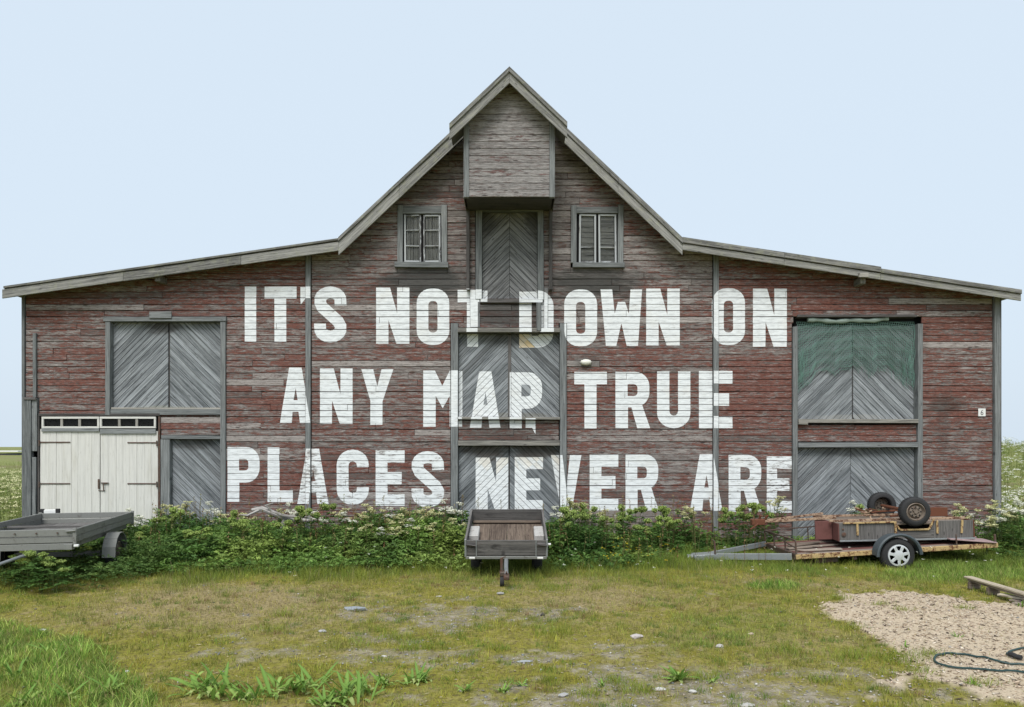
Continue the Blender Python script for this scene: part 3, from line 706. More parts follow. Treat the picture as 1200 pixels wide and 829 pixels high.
for (xa, xb) in ((50, 117.2), (118, 183.5)):
    gpiece('transom_frame', xa, 488.6, xb, 491, -.04, .0, M_GARAGE, 'h', .1); gpiece('transom_frame', xa, 500, xb, 502, -.039, .0, M_GARAGE, 'h', .1)
    gpiece('transom_frame', xa, 491.1, xa + 2.2, 499.9, -.038, .0, M_GARAGE, 'v', .1); gpiece('transom_frame', xb - 2.2, 491.1, xb, 499.9, -.038, .0, M_GARAGE, 'v', .1)
    wp = (xb - xa - 4.4) / 3
    for k in (1, 2): gpiece('glazing_bar', xa + 2.2 + wp * k - 1.4, 491.1, xa + 2.2 + wp * k + 1.4, 499.9, -.03, .0, M_LEDGE, 'v', 1)
    for k in range(3): gpiece('pane', xa + 2.3 + wp * k, 491, xa + 2.1 + wp * (k + 1), 500, -.012, -.008, M_GLASS, 'h')
gpiece('transom_back', 50.5, 489, 183.3, 501.5, .02, .05, M_DARK, 'h')
for (xa, xb, yy) in ((47, 83, 518.5), (47, 83, 567), (150, 184.5, 519), (150, 184.5, 567)):
    m = MB(); a = W(xa, yy - .7); b = W(xb, yy + .7); m.box(a[0], b[0], -.026, -.0165, b[1], a[1], .002)
    e = a[0] if xa < 100 else b[0]; m.tube([(e, -.03, a[1] + .03), (e, -.03, b[1] - .06)], .013); m.build('strap_hinge', M_IRON, GD)
m = MB(); a = W(119.5, 566.2); m.box(a[0], a[0] + .15, -.045, -.02, a[1] - .012, a[1] + .012, .003); m.tube([(a[0] + .06, -.04, a[1]), (a[0] + .06, -.06, a[1] - .06), (a[0] + .06, -.04, a[1] - .16)], .01)
m.box(a[0] - .07, a[0] - .035, -.035, -.018, a[1] - .12, a[1] + .08, .004); m.box(a[0] - .06, a[0] + .07, -.03, -.018, a[1] - .165, a[1] - .15, .003); m.build('latch', M_IRON, GD)
piece('jamb', 186.1, 488, 188.3, 655, -.03, .2, M_IRON, tone=.3); piece('jamb', 45, 488, 47, 655, -.03, .2, M_DARKTRIM, tone=.3)
piece('lintel', 46, 484.8, 188, 488, -.04, .2, M_DARKTRIM, 'h', tone=.1)

# ------------------------------------------------------------------ gable windows
def window(cas, sash, bars, behind, label):
    (l0, l1, r0, r1, ty0, ty1, sy0, sy1, sx0, sx1) = cas
    m = MB(); m.prism(R(l1 - 2, ty1 - 2, r0 + 2, sy0 + 2), .075, .1, 0, (0, 1), (.1, .2, .4)); wd = m.build('window', M_DARK, BARN, label)
    def wp(n_, a, b, c, d_, yf, yb, mt, al='v', tone=None): return piece(n_, a, b, c, d_, yf, yb, mt, al, wd, .004, None, False, tone)
    wp('casing', l0, ty0 - 1.5, l1, sy0, -.045, .06, T, 'v', .6); wp('casing', r0, ty0 - 1.5, r1, sy0, -.045, .06, T, 'v', .65)
    wp('casing', l1 + .2, ty0, r0 - .2, ty1, -.035, .06, T, 'h', .35); wp('sill', sx0, sy0, sx1, sy1, -.07, .06, T, 'h', .3)
    x0, x1, z0, z1 = l1 + 1.2, r0 - 1.2, ty1 + .8, sy0 - .4
    for (a, b) in sash:
        wp('sash', a, z0, a + 2.1, z1, -.005, .03, M_SASH); wp('sash', b - 2.1, z0, b, z1, -.005, .03, M_SASH)
        wp('sash', a + 2.1, z0, b - 2.1, z0 + 2, -.006, .03, M_SASH, 'h'); wp('sash', a + 2.1, z1 - 2, b - 2.1, z1, -.006, .03, M_SASH, 'h')
        for yb_ in bars: wp('glazing_bar', a + 2.1, yb_ - .5, b - 2.1, yb_ + .5, -.003, .02, M_SASH, 'h')
        ys_ = [z0 + 1.5] + [v_ for v_ in bars] + [z1 - 1.5]
        for c0, c1 in zip(ys_[:-1], ys_[1:]): wp('pane', a + 2.1, c0 + .5, b - 2.1, c1 - .5, .012, .015, M_GLASS, 'h')
        if behind == 'v':
            k = a + 2.5
            while k < b - 2.6:
                kn = min(k + random.uniform(3.6, 5), b - 2.4); wp('board', k, z0 + 1, kn - .25, z1 - .5, .036 + random.random() * .006, .06, M_LOFT, 'v', random.uniform(.7, 1)); k = kn
        else:
            k = z0 + 1
            while k < z1 - 1:
                kn = min(k + random.uniform(6, 8.5), z1 - .3); wp('board', a + 2.5, k, b - 2.5, kn - .35, .036 + random.random() * .006, .06, M_LOFT, 'h', random.uniform(.55, 1)); k = kn
    return wd
window((466, 472.2, 517.5, 524, 242.5, 251, 308, 314.3, 463, 525.5), ((473.6, 493.5), (496, 516.2)), (270, 288.5), 'v', 'left gable window backed by vertical grey boards')
window((669, 675.5, 724, 730.3, 243, 250.5, 308.6, 314.3, 671, 731.5), ((678.6, 698.6), (701.4, 722.4)), (290,), 'h', 'right gable window backed by horizontal grey boards')

# ------------------------------------------------------------------ hoist bay on the gable
YH = -.95
def WH(px, py, dy=0): return W(px, py, YH + dy)
hl, hr = WH(543.5, 0)[0], WH(650, 0)[0]; hb = WH(0, 231)[1]; ha = WH(597, 96)
hlz = WH(0, 146)[1]
m = MB(); core = [(hl + .03, hb + .03), (hr - .03, hb + .03), (hr - .03, hlz), (ha[0], ha[1] - .02), (hl + .03, hlz)]
nn = len(core); vs = [(p[0], YH + .03, p[1]) for p in core] + [(p[0], .0, p[1]) for p in core]
m.add(vs, [list(range(nn)), list(range(2 * nn - 1, nn - 1, -1))] + [[i, i + nn, (i + 1) % nn + nn, (i + 1) % nn] for i in range(nn)], [(v[0], v[2], v[1]) for v in vs], (.3, .3, .4))
HB = m.build('hoist_bay', M_DARKTRIM, BARN, 'boarded hoist bay with its own little gable projecting over the loft door')
ll = line(WH(527, 158), WH(597, 90)); rl = line(WH(597, 90), WH(665, 157)); z = hb
while z < ha[1]:
    q = [(hl + .1, z + .005), (hr - .1, z + .005), (hr - .1, z + .131), (hl + .1, z + .131)]
    k = ll(1.0) - ll(0.0); q = clip_half(q, -k, 1, ll(0.0)); k = rl(1.0) - rl(0.0); q = clip_half(q, -k, 1, rl(0.0)) if len(q) > 2 else q
    if len(q) > 2 and area2(q) > .002:
        m = MB(); m.prism(q, YH + random.uniform(-.003, .003), YH + .029, .004, (1, 0), (random.uniform(.45, 1), random.uniform(.05, .35), 0)); m.build('board', M_GABLE, HB)
    z += .133
for a, b, t_ in ((hl, hl + .1, .6), (hr - .1, hr, .6)):
    m = MB(); m.prism([(a, hb - .01), (b, hb - .01), (b, hlz + .1), (a, hlz + .1)], YH - .02, YH + .06, .005, (0, 1), (t_, .3, 0)); m.build('corner_board', T, HB)
for sx in (hl, hr):
    z = hb; m = MB()
    while z < hlz:
        m.box(sx - .012 if sx < 0 else sx + .002, sx - .002 if sx < 0 else sx + .012, YH + .065, -.01, z + .004, z + .13, .003, (random.random(), .3, 0), axis=1); z += .133
    m.build('side_boards', M_GABLE, HB)
YF = -1.2
fa, fl, fr_ = W(597, 81.5, YF), W(526.8, 148, YF), W(664.6, 146, YF)
roof_slab('hoist_roof', fl, fa, YF + .03, YB - .07, .06, M_ROOF); roof_slab('hoist_roof', fa, fr_, YF + .03, YB - .07, .06, M_ROOF)
for a, b, t_ in ((fl, fa, .55), (fa, fr_, .55)):
    barge('barge_board', a, b, .05, 13 * PX, YF - .03, YF, M_BARGE, tone=t_); barge('roof_edge_board', a, b, -.03, 6 * PX, YF - .06, YF + .02, M_BARGE, tone=.3)

# ------------------------------------------------------------------ painted sentence, laid over every board it crosses
def arc(cx, cy, rx, ry, a0, a1, n=6): return [(cx + rx * cos(radians(a0 + (a1 - a0) * i / n)), cy + ry * sin(radians(a0 + (a1 - a0) * i / n))) for i in range(n + 1)]
def rrect(x0, y0, x1, y1, rx, ry): return arc(x1 - rx, y0 + ry, rx, ry, -90, 0) + arc(x1 - rx, y1 - ry, rx, ry, 0, 90) + arc(x0 + rx, y1 - ry, rx, ry, 90, 180) + arc(x0 + rx, y0 + ry, rx, ry, 180, 270)
def s_glyph():
    w_, h_, r_ = 38.5, 65.5, 7.0
    c = [(31.3, 22), (31.0, 16)] + arc(19.3, 15.5, 12, 8.6, -10, -170, 8) + [(7.4, 19), (9.5, 24), (19, 32.5), (28.5, 41), (31.4, 46.5)] + arc(19.3, 50, 12, 8.6, 10, 170, 8) + [(7.2, 47), (7.1, 43.5)]
    L_, R_ = [], []
    for i in range(len(c)):
        a, b = c[max(i - 1, 0)], c[min(i + 1, len(c) - 1)]; dx, dy = b[0] - a[0], b[1] - a[1]; l = math.hypot(dx, dy); nx, ny = -dy / l * r_, dx / l * r_
        if i in (0, len(c) - 1): ny = 0; nx = math.copysign(r_, nx)
        L_.append(((c[i][0] + nx) / w_, (c[i][1] + ny) / h_)); R_.append(((c[i][0] - nx) / w_, (c[i][1] - ny) / h_))
    quads = [[L_[i], L_[i + 1], R_[i + 1], R_[i]] for i in range(len(c) - 1)]
    return L_ + R_[::-1]
GLY = {
 'I': [[(0, 0), (1, 0), (1, 1), (0, 1)]],
 'T': [[(0, 0), (1, 0), (1, .22), (.68, .22), (.68, 1), (.31, 1), (.31, .22), (0, .22)]],
 'N': [[(0, 0), (.42, 0), (.63, .46), (.63, 0), (1, 0), (1, 1), (.61, 1), (.37, .58), (.37, 1), (0, 1)]],
 'O': [rrect(0, 0, 1, 1, .44, .25), rrect(.36, .22, .64, .78, .12, .07)],
 'D': [[(0, 0)] + arc(.55, .26, .45, .26, -90, 0) + arc(.55, .74, .45, .26, 0, 90) + [(0, 1)], [(.36, .21)] + arc(.5, .3, .13, .09, -90, 0) + arc(.5, .7, .13, .09, 0, 90) + [(.36, .79)]],
 'W': [[(0, 0), (.28, 0), (.34, .43), (.42, .22), (.59, .22), (.68, .43), (.72, 0), (1, 0), (.9, 1), (.63, 1), (.5, .6), (.38, 1), (.13, 1)]],
 'A': [[(.3, 0), (.70, 0), (1, 1), (.64, 1), (.6, .8), (.41, .8), (.38, 1), (0, 1)], [(.51, .37), (.575, .59), (.44, .59)]],
 'Y': [[(0, 0), (.37, 0), (.5, .31), (.63, 0), (1, 0), (.66, .58), (.66, 1), (.28, 1), (.28, .57)]],
 'M': [[(0, 0), (.3, 0), (.49, .27), (.68, 0), (1, 0), (1, 1), (.68, 1), (.68, .45), (.5, .67), (.32, .45), (.32, 1), (0, 1)]],
 'P': [[(0, 0)] + arc(.58, .26, .42, .26, -90, 0) + arc(.58, .38, .42, .27, 0, 90) + [(.37, .65), (.37, 1), (0, 1)], [(.36, .22)] + arc(.54, .28, .11, .06, -90, 0, 3) + arc(.54, .37, .11, .06, 0, 90, 3) + [(.36, .43)]],
 'R': [[(0, 0)] + arc(.58, .25, .42, .25, -90, 0) + arc(.6, .36, .4, .26, 0, 62) + [(1.02, 1), (.64, 1), (.47, .63), (.37, .63), (.37, 1), (0, 1)], [(.36, .22)] + arc(.54, .28, .11, .06, -90, 0, 3) + arc(.54, .37, .11, .06, 0, 90, 3) + [(.36, .43)]],
 'U': [[(0, 0), (.37, 0)] + [(.37, .7)] + arc(.5, .7, .13, .09, 180, 0, 6)[0:0] + arc(.5, .7, .13, .08, 180, 0, 6) + [(.63, 0), (1, 0)] + arc(.5, .74, .5, .26, 0, 180, 12)],
 'E': [[(0, 0), (1, 0), (1, .22), (.41, .22), (.41, .39), (.9, .39), (.9, .61), (.41, .61), (.41, .79), (1, .79), (1, 1), (0, 1)]],
 'L': [[(0, 0), (.47, 0), (.47, .79), (1, .79), (1, 1), (0, 1)]],
 'C': [[(1, .32), (.64, .32)] + arc(.5, .29, .13, .08, 0, -180, 6) + arc(.5, .71, .13, .08, 180, 0, 6)[0:] + [(.63, .68), (1, .68)] + arc(.5, .73, .5, .27, 0, 180, 10) + arc(.5, .27, .5, .27, 180, 360, 10)],
 'S': [s_glyph()],
 'V': [[(0, 0), (.37, 0), (.5, .62), (.62, 0), (1, 0), (.68, 1), (.34, 1)]],
 "'": [[(0, 0), (1, 0), (1, .66), (.5, .66), (.06, 1), (0, .66)]],
 ',': [[(0, 0), (1, 0), (1, 1), (.66, .6), (0, .6)]],
}
TEXT = [('I', 286.8, 336, 300.3, 401), ('T', 310, 336, 347.5, 401), ("'", 352, 336.5, 364.6, 357), ('S', 368, 336, 406.3, 401.5), ('N', 440.8, 337.3, 479.8, 403), ('O', 488.3, 338.5, 526.5, 404.3),
 ('T', 536.3, 340, 571.2, 406), ('D', 608.5, 341.3, 648.7, 407), ('O', 661.2, 339.5, 699.7, 406), ('W', 703.7, 339.5, 752.5, 405.5), ('N', 757.2, 338.5, 796.5, 405), ('O', 834.2, 338, 873, 404.5), ('N', 882.3, 338.5, 922, 406.5),
 ('A', 328, 431, 364.5, 495.7), ('N', 375, 432, 413.2, 497), ('Y', 423.5, 433, 461, 498), ('M', 496, 434.5, 541.6, 500.3), ('A', 550.5, 435, 586.5, 501.5), ('P', 597.3, 436, 635.5, 502), (',', 616, 490.5, 627.5, 509),
 ('T', 673, 436, 711.3, 502.3), ('R', 721.2, 436, 761, 502), ('U', 770, 435.5, 809, 502), ('E', 819, 435, 858.3, 502),
 ('P', 266.6, 524, 304.2, 588.3), ('L', 313.6, 524.5, 343.2, 588.5), ('A', 348.5, 526, 385, 590.7), ('C', 394.6, 527, 432.2, 592), ('E', 440.2, 528, 474.2, 593), ('S', 482, 529, 520.6, 594.7), ('N', 557.2, 536.5, 595.5, 600), ('E', 603.2, 536, 636.5, 600),
 ('V', 645.8, 533.5, 681.3, 599), ('E', 691, 532.5, 724.6, 598.5), ('R', 733, 532.5, 771.3, 598.5), ('A', 808.5, 532.5, 846.6, 598.8), ('R', 853.8, 533.3, 892, 600), ('E', 898.5, 535, 928, 601)]
WORDS = ["IT'S"] * 4 + ['NOT'] * 3 + ['DOWN'] * 4 + ['ON'] * 2 + ['ANY'] * 3 + ['MAP'] * 4 + ['TRUE'] * 4 + ['PLACES'] * 6 + ['NEVER'] * 5 + ['ARE'] * 3
for (ch, x0, y0, x1, y1), word in zip(TEXT, WORDS):
    tris = []
    if ch == 'S':
        o_ = GLY['S'][0]; h_ = len(o_) // 2
        quads = [[o_[i], o_[i + 1], o_[-2 - i], o_[-1 - i]] for i in range(h_ - 1)]
        loops = [[Vector((p[0], p[1], 0)) for p in o_]]
    else: loops = [[Vector((p[0], p[1], 0)) for p in clean(l)] for l in GLY[ch]]
    flat = [p for l in loops for p in l]
    for t_ in tessellate_polygon(loops): tris.append([flat[i] for i in t_])
    m = MB(); wear = .12 + .2 * random.random()
    if word == 'ARE' and ch == 'E': wear = .62
    if word == 'ARE' and ch == 'R': wear = .42
    if word == 'PLACES' and ch == 'A': wear = .6
    if word == 'PLACES' and ch in 'SCE': wear = .5
    cu = {}
    for tr_ in tris:
        tp = []
        for p in tr_: tp.append(W(x0 + p.x * (x1 - x0), y0 + p.y * (y1 - y0)))
        if abs(area2(tp)) < 1e-6: continue
        tp = ccw(tp); bx0, bx1 = min(p[0] for p in tp), max(p[0] for p in tp); bz0, bz1 = min(p[1] for p in tp), max(p[1] for p in tp)
        for (poly, y, a0, a1, c0, c1, tag) in SURF:
            if a0 > bx1 or a1 < bx0 or c0 > bz1 or c1 < bz0: continue
            if ch == 'P' and word == 'MAP' and False: continue
            q = clip_convex(tp, poly)
            if len(q) < 3 or abs(area2(q)) < 2e-6: continue
            vs = [(p[0], y - .0018, p[1]) for p in ccw(q)]
            cx_, cz_ = sum(p[0] for p in q) / len(q), sum(p[1] for p in q) / len(q)
            drip = random.uniform(.2, .85) if (ch == 'D' and tag == 'door' and cx_ < W(622, 400)[0] and cz_ < W(0, 391)[1]) else (random.uniform(0, .22) if tag == 'door' and word == 'NEVER' and cz_ > W(0, 548)[1] else 0)
            m.add(vs, [list(range(len(vs)))], [(p[0], p[1], 0) for p in ccw(q)], (wear, .5, drip))
    nm = 'painted_comma' if ch == ',' else 'painted_apostrophe' if ch == "'" else 'painted_letter'
    m.build(nm, M_PAINT, BARN, ('white painted %s in the word %s' % ({',': 'comma after', "'": 'apostrophe'}.get(ch, 'letter ' + ch), word)).replace('after in the word', 'after the word'))

# ------------------------------------------------------------------ wall lamp, house number, netting
x, z = W(686.5, 425); o = empty('wall_lamp', 'small oval white bulkhead lamp on the wall above the word TRUE', 'lamp', (x, 0, z))
m = MB(); m.box(-.10, .10, -.02, -.006, -.045, .045, .01); m.build('base', M_WHITE, o)
m = MB(); Ml = Matrix.Rotation(radians(90), 4, 'X') @ Matrix.Diagonal((1, .55, 1, 1)); m.lathe([(.115, .02), (.112, .05), (.095, .08), (.06, .095), (.0005, .1)], Ml, 24); m.build('cover', M_LENS, o)
x, z = W(1150.2, 483.6); o = empty('house_number_sign', 'small white square number plate beside the right corner post', 'sign', (x, 0, z))
m = MB(); m.box(-.075, .075, -.018, -.006, -.08, .08, .003); m.build('plate', M_WHITE, o)
m = MB(); c = [(-.002 + .022 * cos(a) , -.02, -.022 + .024 * sin(a)) for a in np.linspace(0, 2 * pi, 14)]
m.tube(c, .0058, 6, cap=False); m.tube([(-.024, -.02, -.022), (-.02, -.02, .01), (-.006, -.02, .035), (.016, -.02, .048)], .0058, 6); m.build('numeral', M_BLACK, o)
# net: sagging strands
n0, n1 = W(935, 377), W(1073.5, 446); o = empty('green_net', 'torn green netting hung over the upper right loading hatch', 'net', (0, 0, 0))
m = MB(); X0, X1, Z1, Z0 = n0[0], n1[0], n0[1], n1[1]; wd = X1 - X0
def netpt(u, v):
    bot = .86 + .34 * abs(2 * u - 1) ** 3.5 + .05 * sin(u * 23) + .03 * sin(u * 61 + 1)
    return (X0 + u * wd + .012 * sin(v * 19 + u * 5), .062 - .016 * sin(v * 3.1) - .004 * sin(u * 60), Z1 - v * (Z1 - Z0) * bot + .02 * sin(u * 37) * v)
NU, NV = 66, 34
for i in range(NU + 1):
    u = i / NU; pr = [netpt(min(1, max(0, u + .012 * sin(v * 7))), v) for v in np.linspace(0, 1.02 - .16 * random.random() ** 2, 14)]; m.tube(pr, .0046, 3, cap=False)
for j in range(NV + 1):
    v = j / NV; pr = [netpt(u, min(1, max(0, v + .05 * sin(u * pi * 2 + j) * .3 - .05 * sin(u * pi)))) for u in np.linspace(0, 1, 26)]
    if j > NV - 5:
        a_ = 0
        while a_ < 22:
            b_ = a_ + random.randint(3, 9); m.tube(pr[a_:b_], .0048, 3, cap=False); a_ = b_ + random.randint(1, 3)
    else: m.tube(pr, .0048, 3, cap=False)
for s_ in (0.0, 1.0):
    for k in range(16):
        uu = s_ + (1 - 2 * s_) * random.random() * .10; v0 = random.uniform(.3, .7); pr = [netpt(uu + .006 * sin(v * 23 + k), v) for v in np.linspace(v0, random.uniform(v0 + .2, 1.05), 12)]; m.tube(pr, .004, 3, cap=False)
m.build('net_mesh', M_NET, o)
m = MB(); pr = [(X0 + .22 + t_ * (wd * .68), .05, Z1 + .05 - .03 * sin(t_ * 3 + .4) + .012 * sin(t_ * 14)) for t_ in np.linspace(0, 1, 18)]; m.tube(pr, [.045 + .012 * sin(i * 1.9) for i in range(18)], 9); m.build('rolled_edge', metal_mat('bundled_net', (.16, .24, .21), (.34, .38, .34), .9, 0, 30), o)

# ------------------------------------------------------------------ wheels
def wheel(parent, M, r, wd, rim_r, style, name='wheel'):
    m = MB(); h = wd / 2
    prof = [(rim_r, -h * .8), (rim_r + .015, -h), (r * .86, -h * 1.02), (r * .96, -h * .82), (r, -h * .6), (r, h * .6), (r * .96, h * .82), (r * .86, h * 1.02), (rim_r + .015, h), (rim_r, h * .8)]
    m.lathe(prof, M, 32, close=True)
    for k in range(36):
        a = 2 * pi * k / 36; m.box(r - .004, r + .005, -.006, .006, -h * .6, h * .6, .002, None, M @ Matrix.Rotation(a, 4, 'Z'))
    wl = m.build(name, M_RUBBER, parent)
    m = MB()
    if style == 'hubcap':
        m.lathe([(rim_r, h * .75), (rim_r * .98, h * 1.0), (rim_r * .86, h * 1.04), (rim_r * .83, h * .92)], M, 28, cap=False)
        m.lathe([(rim_r * .46, h * .8), (rim_r * .44, h * 1.1), (rim_r * .2, h * 1.16), (.0005, h * 1.16)], M, 20, cap=False)
        for k in range(7):
            a = 2 * pi * k / 7 + .2; m.box(rim_r * .4, rim_r * .88, -rim_r * .135, rim_r * .135, h * .95, h * 1.07, .012, None, M @ Matrix.Rotation(a, 4, 'Z'))
        m.build('hubcap', M_HUB, wl)
        m = MB(); m.lathe([(rim_r * .98, h * .55), (.0005, h * .55)], M, 24); m.build('wheel_disc', M_DARK, wl)
    else:
        m.lathe([(rim_r + .004, h * .85), (rim_r - .012, h * .95), (rim_r - .022, h * .6), (rim_r * .74, h * .35), (rim_r * .62, h * .75), (rim_r * .42, h * .8), (rim_r * .34, h * .6), (rim_r * .22, h * .62), (rim_r * .2, h * .95), (.0005, h * .95)], M, 28, cap=False)
        for k in range(5):
            a = 2 * pi * k / 5; p = M @ Vector((rim_r * .3 * cos(a), rim_r * .3 * sin(a), h * .66)); q = M @ Vector((rim_r * .3 * cos(a), rim_r * .3 * sin(a), h * .84)); m.tube([p, q], .011, 6)
        m.build('rim', M_RIM, wl)
        m = MB()
        for k in range(8):
            a = 2 * pi * k / 8; p = M @ Vector((rim_r * .53 * cos(a), rim_r * .53 * sin(a), h * .77)); q = M @ Vector((rim_r * .53 * cos(a), rim_r * .53 * sin(a), h * .79)); m.tube([p, q], .016, 7)
        m.build('dark_rim_discs', M_DARK, wl, None, 'stuff')  # raised black discs, the shade of rim holes put in as colour
    return wl
RY90 = Matrix.Rotation(radians(90), 4, 'Y'); RX90 = Matrix.Rotation(radians(90), 4, 'X')

# ------------------------------------------------------------------ small box trailer in the middle
xc = (593.2 - CX) * 11.3 / F
TR = empty('box_trailer', 'small grey plywood box trailer nose down in front of the middle door', 'trailer', (xc, -3.9, .37), (radians(10.4), 0, 0))
WD, LN, HT = .62, 1.76, .235
m = MB(); m.box(-WD, WD, .0, .03, .0, HT, .004, (.45, .3, 0), axis=0); fb = m.build('front_board', M_SIDE_T, TR)
for sx in (-1, 1):
    m = MB(); m.box(sx * .455 - .008, sx * .455 + .008, -.012, -.001, -.03, HT + .015, .002); m.build('stake', M_GALV, fb)
    m = MB(); m.box(sx * .54 - .07, sx * .54 + .06, -.03, -.002, .15, .2, .012); m.tube([(sx * .54 - .06, -.03, .18), (sx * .54 + .08, -.035, .165)], .012, 6); m.build('latch', M_DARKTRIM, fb)
m = MB(); m.box(-WD, WD, LN - .03, LN, .0, HT + .02, .004, (.3, .3, .2), axis=0); m.build('tailboard', M_SIDE_T, TR)
m = MB(); m.box(-WD + .03, WD - .03, LN - .1, LN - .031, .03, .06, .004, (.8, .3, 0), axis=0); m.build('floor_lip', M_FLOOR, TR)
for sx in (-1, 1):
    m = MB(); m.box(sx * WD - .012, sx * WD + .012, .031, LN - .031, .0, HT, .004, (.55, .3, 0), axis=1); m.build('side_board', M_SIDE_T, TR)
    m = MB(); m.box(sx * WD - .016, sx * WD + .016, -.004, LN + .004, HT + .002, HT + .016, .003, (.8, .3, 0), axis=1); m.build('top_rail', M_SIDE_T, TR)
    m = MB(); m.box(sx * (WD - .013), sx * (WD - .17), .62, 1.15, .012, .13, .012); m.build('wheel_box', M_BOXGREY, TR)
    m = MB(); m.bar((sx * WD, -.006, -.02), (sx * WD, -.006, HT + .02), .03, .02); m.build('corner_iron', M_GALV, TR)
    m = MB(); m.box(sx * .52 - .045, sx * .52 + .045, -.035, -.016, -.048, -.02, .004); m.build('reflector', M_WHITE, TR)
    wheel(TR, Matrix.Translation((sx * (WD - .12), .88, -.27)) @ Matrix.Rotation(radians(90) * sx, 4, 'Y'), .27, .16, .17, 'rim')
for k in range(4):
    m = MB(); m.box(-WD + .03 + k * .3, -WD + .03 + k * .3 + .297, .031, LN - .031, -.012, .008 + .002 * (k % 2), .002, (random.uniform(.2, .8), .3, 0), axis=1); m.build('floor_board', M_FLOOR, TR)
m = MB(); m.box(-WD, WD, -.015, .035, -.055, -.013, .004, axis=0); m.box(-WD, WD, LN - .05, LN, -.055, -.013, .004, axis=0)
for sx in (-1, 1): m.box(sx * (WD - .04) - .02, sx * (WD - .04) + .02, .036, LN - .051, -.055, -.013, .004, axis=1)
m.box(-.5, .5, .84, .92, -.3, -.24, .004); m.build('chassis', M_ZINCGREY, TR)
m = MB(); m.tube([(0, .7, -.06), (0, .0, -.075), (.0, -.3, -.06), (.005, -.62, -.05), (.01, -.76, -.05)], .032, 8); m.build('drawbar', M_GALV, TR)
m = MB(); m.tube([(-.06, -.6, .16), (-.06, -.62, -.02), (-.06, -.63, -.12)], .022, 8); m.box(-.09, .03, -.66, -.56, -.1, -.03, .01); m.tube([(-.06, -.6, .16), (-.02, -.6, .18), (-.0, -.6, .18)], .008, 6); m.build('jockey_stand', M_IRON, TR)
m = MB(); m.lathe([(.02, -.03), (.075, -.03), (.085, 0), (.075, .03), (.02, .03)], Matrix.Translation((-.055, -.63, -.18)) @ RY90, 18); m.build('jockey_wheel', M_RUBBER, TR)
m = MB(); m.box(-.03, .05, -.86, -.72, -.085, -.02, .014); m.tube([(.01, -.74, -.02), (.01, -.82, .03)], .012, 6); m.build('coupling', M_IRON, TR)
m = MB(); m.tube([(WD + .012, .02, .17), (WD + .06, .02, .17)], .018, 8); m.build('side_marker', M_WHITE, TR)

# ------------------------------------------------------------------ flat grey trailer at the left edge
TL = empty('grey_flat_trailer', 'long grey drop side trailer standing at the left edge before the garage doors', 'trailer', (-6.99, -4.77, 0), (0, 0, radians(13)))
WD, LN, Z0, Z1 = .75, 2.98, .655, .85; ZM = .752
for (a, b, nm) in ((Z0, ZM - .008, 0), (ZM, Z1, 1)):
    m = MB(); m.box(-WD, WD, -.012 * nm, .03, a, b, .006, (.75 if nm else .65, .3, 0), axis=0); m.build('front_board', M_ZINCGREY, TL)
    m = MB(); m.box(WD - .025, WD + .01 * nm, .031, LN - .031, a, b, .006, (.8 if nm else .4, .3, 0), axis=1); m.build('side_board', M_ZINCGREY, TL)
    m = MB(); m.box(-WD, -WD + .025 + .01 * nm, .031, LN - .031, a, b, .006, (.5, .3, 0), axis=1); m.build('side_board', M_ZINCGREY, TL)
    m = MB(); m.box(-WD, WD, LN - .03, LN, a, b, .006, (.6, .3, 0), axis=0); m.build('tailboard', M_ZINCGREY, TL)
for k in range(5):
    m = MB(); x0 = -WD + .026 + k * .289; m.box(x0, x0 + .285, .031, LN - .031, Z0 - .005, Z0 + .014 + .002 * (k % 2), .003, (random.random(), .3, 0), axis=1); m.build('floor_board', M_SIDE_T, TL)
m = MB(); m.bar((-WD + .06, 1.5, Z0 + .1), (WD - .05, 1.55, Z0 + .08), .08, .03); m.build('loose_plank', M_SIDE_T, TL)
for (x, y) in ((WD, -.01), (WD, LN), (-WD, LN), (-WD, -.01)):
    m = MB(); m.box(x - .025, x + .025, y - .02, y + .02, Z0 - .03, Z1 + .015, .006); m.tube([(x - .11, y - .02, Z1 - .03), (x + .02, y - .03, Z1 - .02)], .014, 6); m.build('corner_latch', M_ZINCGREY, TL)
m = MB()
for k in range(5): m.tube([(-.55 + k * .27, -.016, Z1 - .05), (-.55 + k * .27, -.03, Z1 - .05)], .011, 7)
m.build('bolts', M_IRON, TL)
m = MB(); m.box(-WD + .02, WD - .02, -.005, .06, Z0 - .1, Z0 - .008, .005, axis=0)
for sx in (-1, 1): m.box(sx * (WD - .12) - .03, sx * (WD - .12) + .03, .061, LN - .02, Z0 - .1, Z0 - .008, .005, axis=1)
m.box(-WD + .1, WD - .1, 1.62, 1.7, .24, .32, .005); m.build('chassis', M_ZINCGREY, TL)
m = MB(); m.tube([(WD - .3, .4, Z0 - .12), (.2, -.02, Z0 - .13), (-.1, -.45, Z0 - .24), (-.3, -1.1, Z0 - .3)], .023, 8); m.build('drawbar', M_GALV, TL)
for sx in (-1, 1):
    Mw = Matrix.Translation((sx * (WD + .06), 1.66, .29)) @ Matrix.Rotation(radians(90) * sx, 4, 'Y'); wheel(TL, Mw, .29, .16, .18, 'rim')
    m = MB(); ang = np.linspace(-8, 188, 8)
    for a, b in zip(ang[:-1], ang[1:]):
        p0 = (sx * (WD + .07), 1.66 + .35 * cos(radians(a)), .29 + .33 * sin(radians(a))); p1 = (sx * (WD + .07), 1.66 + .35 * cos(radians(b)), .29 + .33 * sin(radians(b)))
        m.bar(p0, p1, .2, .014, .003, up=(0, 0, 1) if abs(p1[2] - p0[2]) < .15 else (0, 1, 0))
    m.build('mudguard', M_ZINCGREY, TL)
m = MB(); m.box(-WD + .02, -WD + .26, LN + .02, LN + .06, Z1 - .02, Z1 + .06, .01); m.build('light_board', M_WHITE, TL)
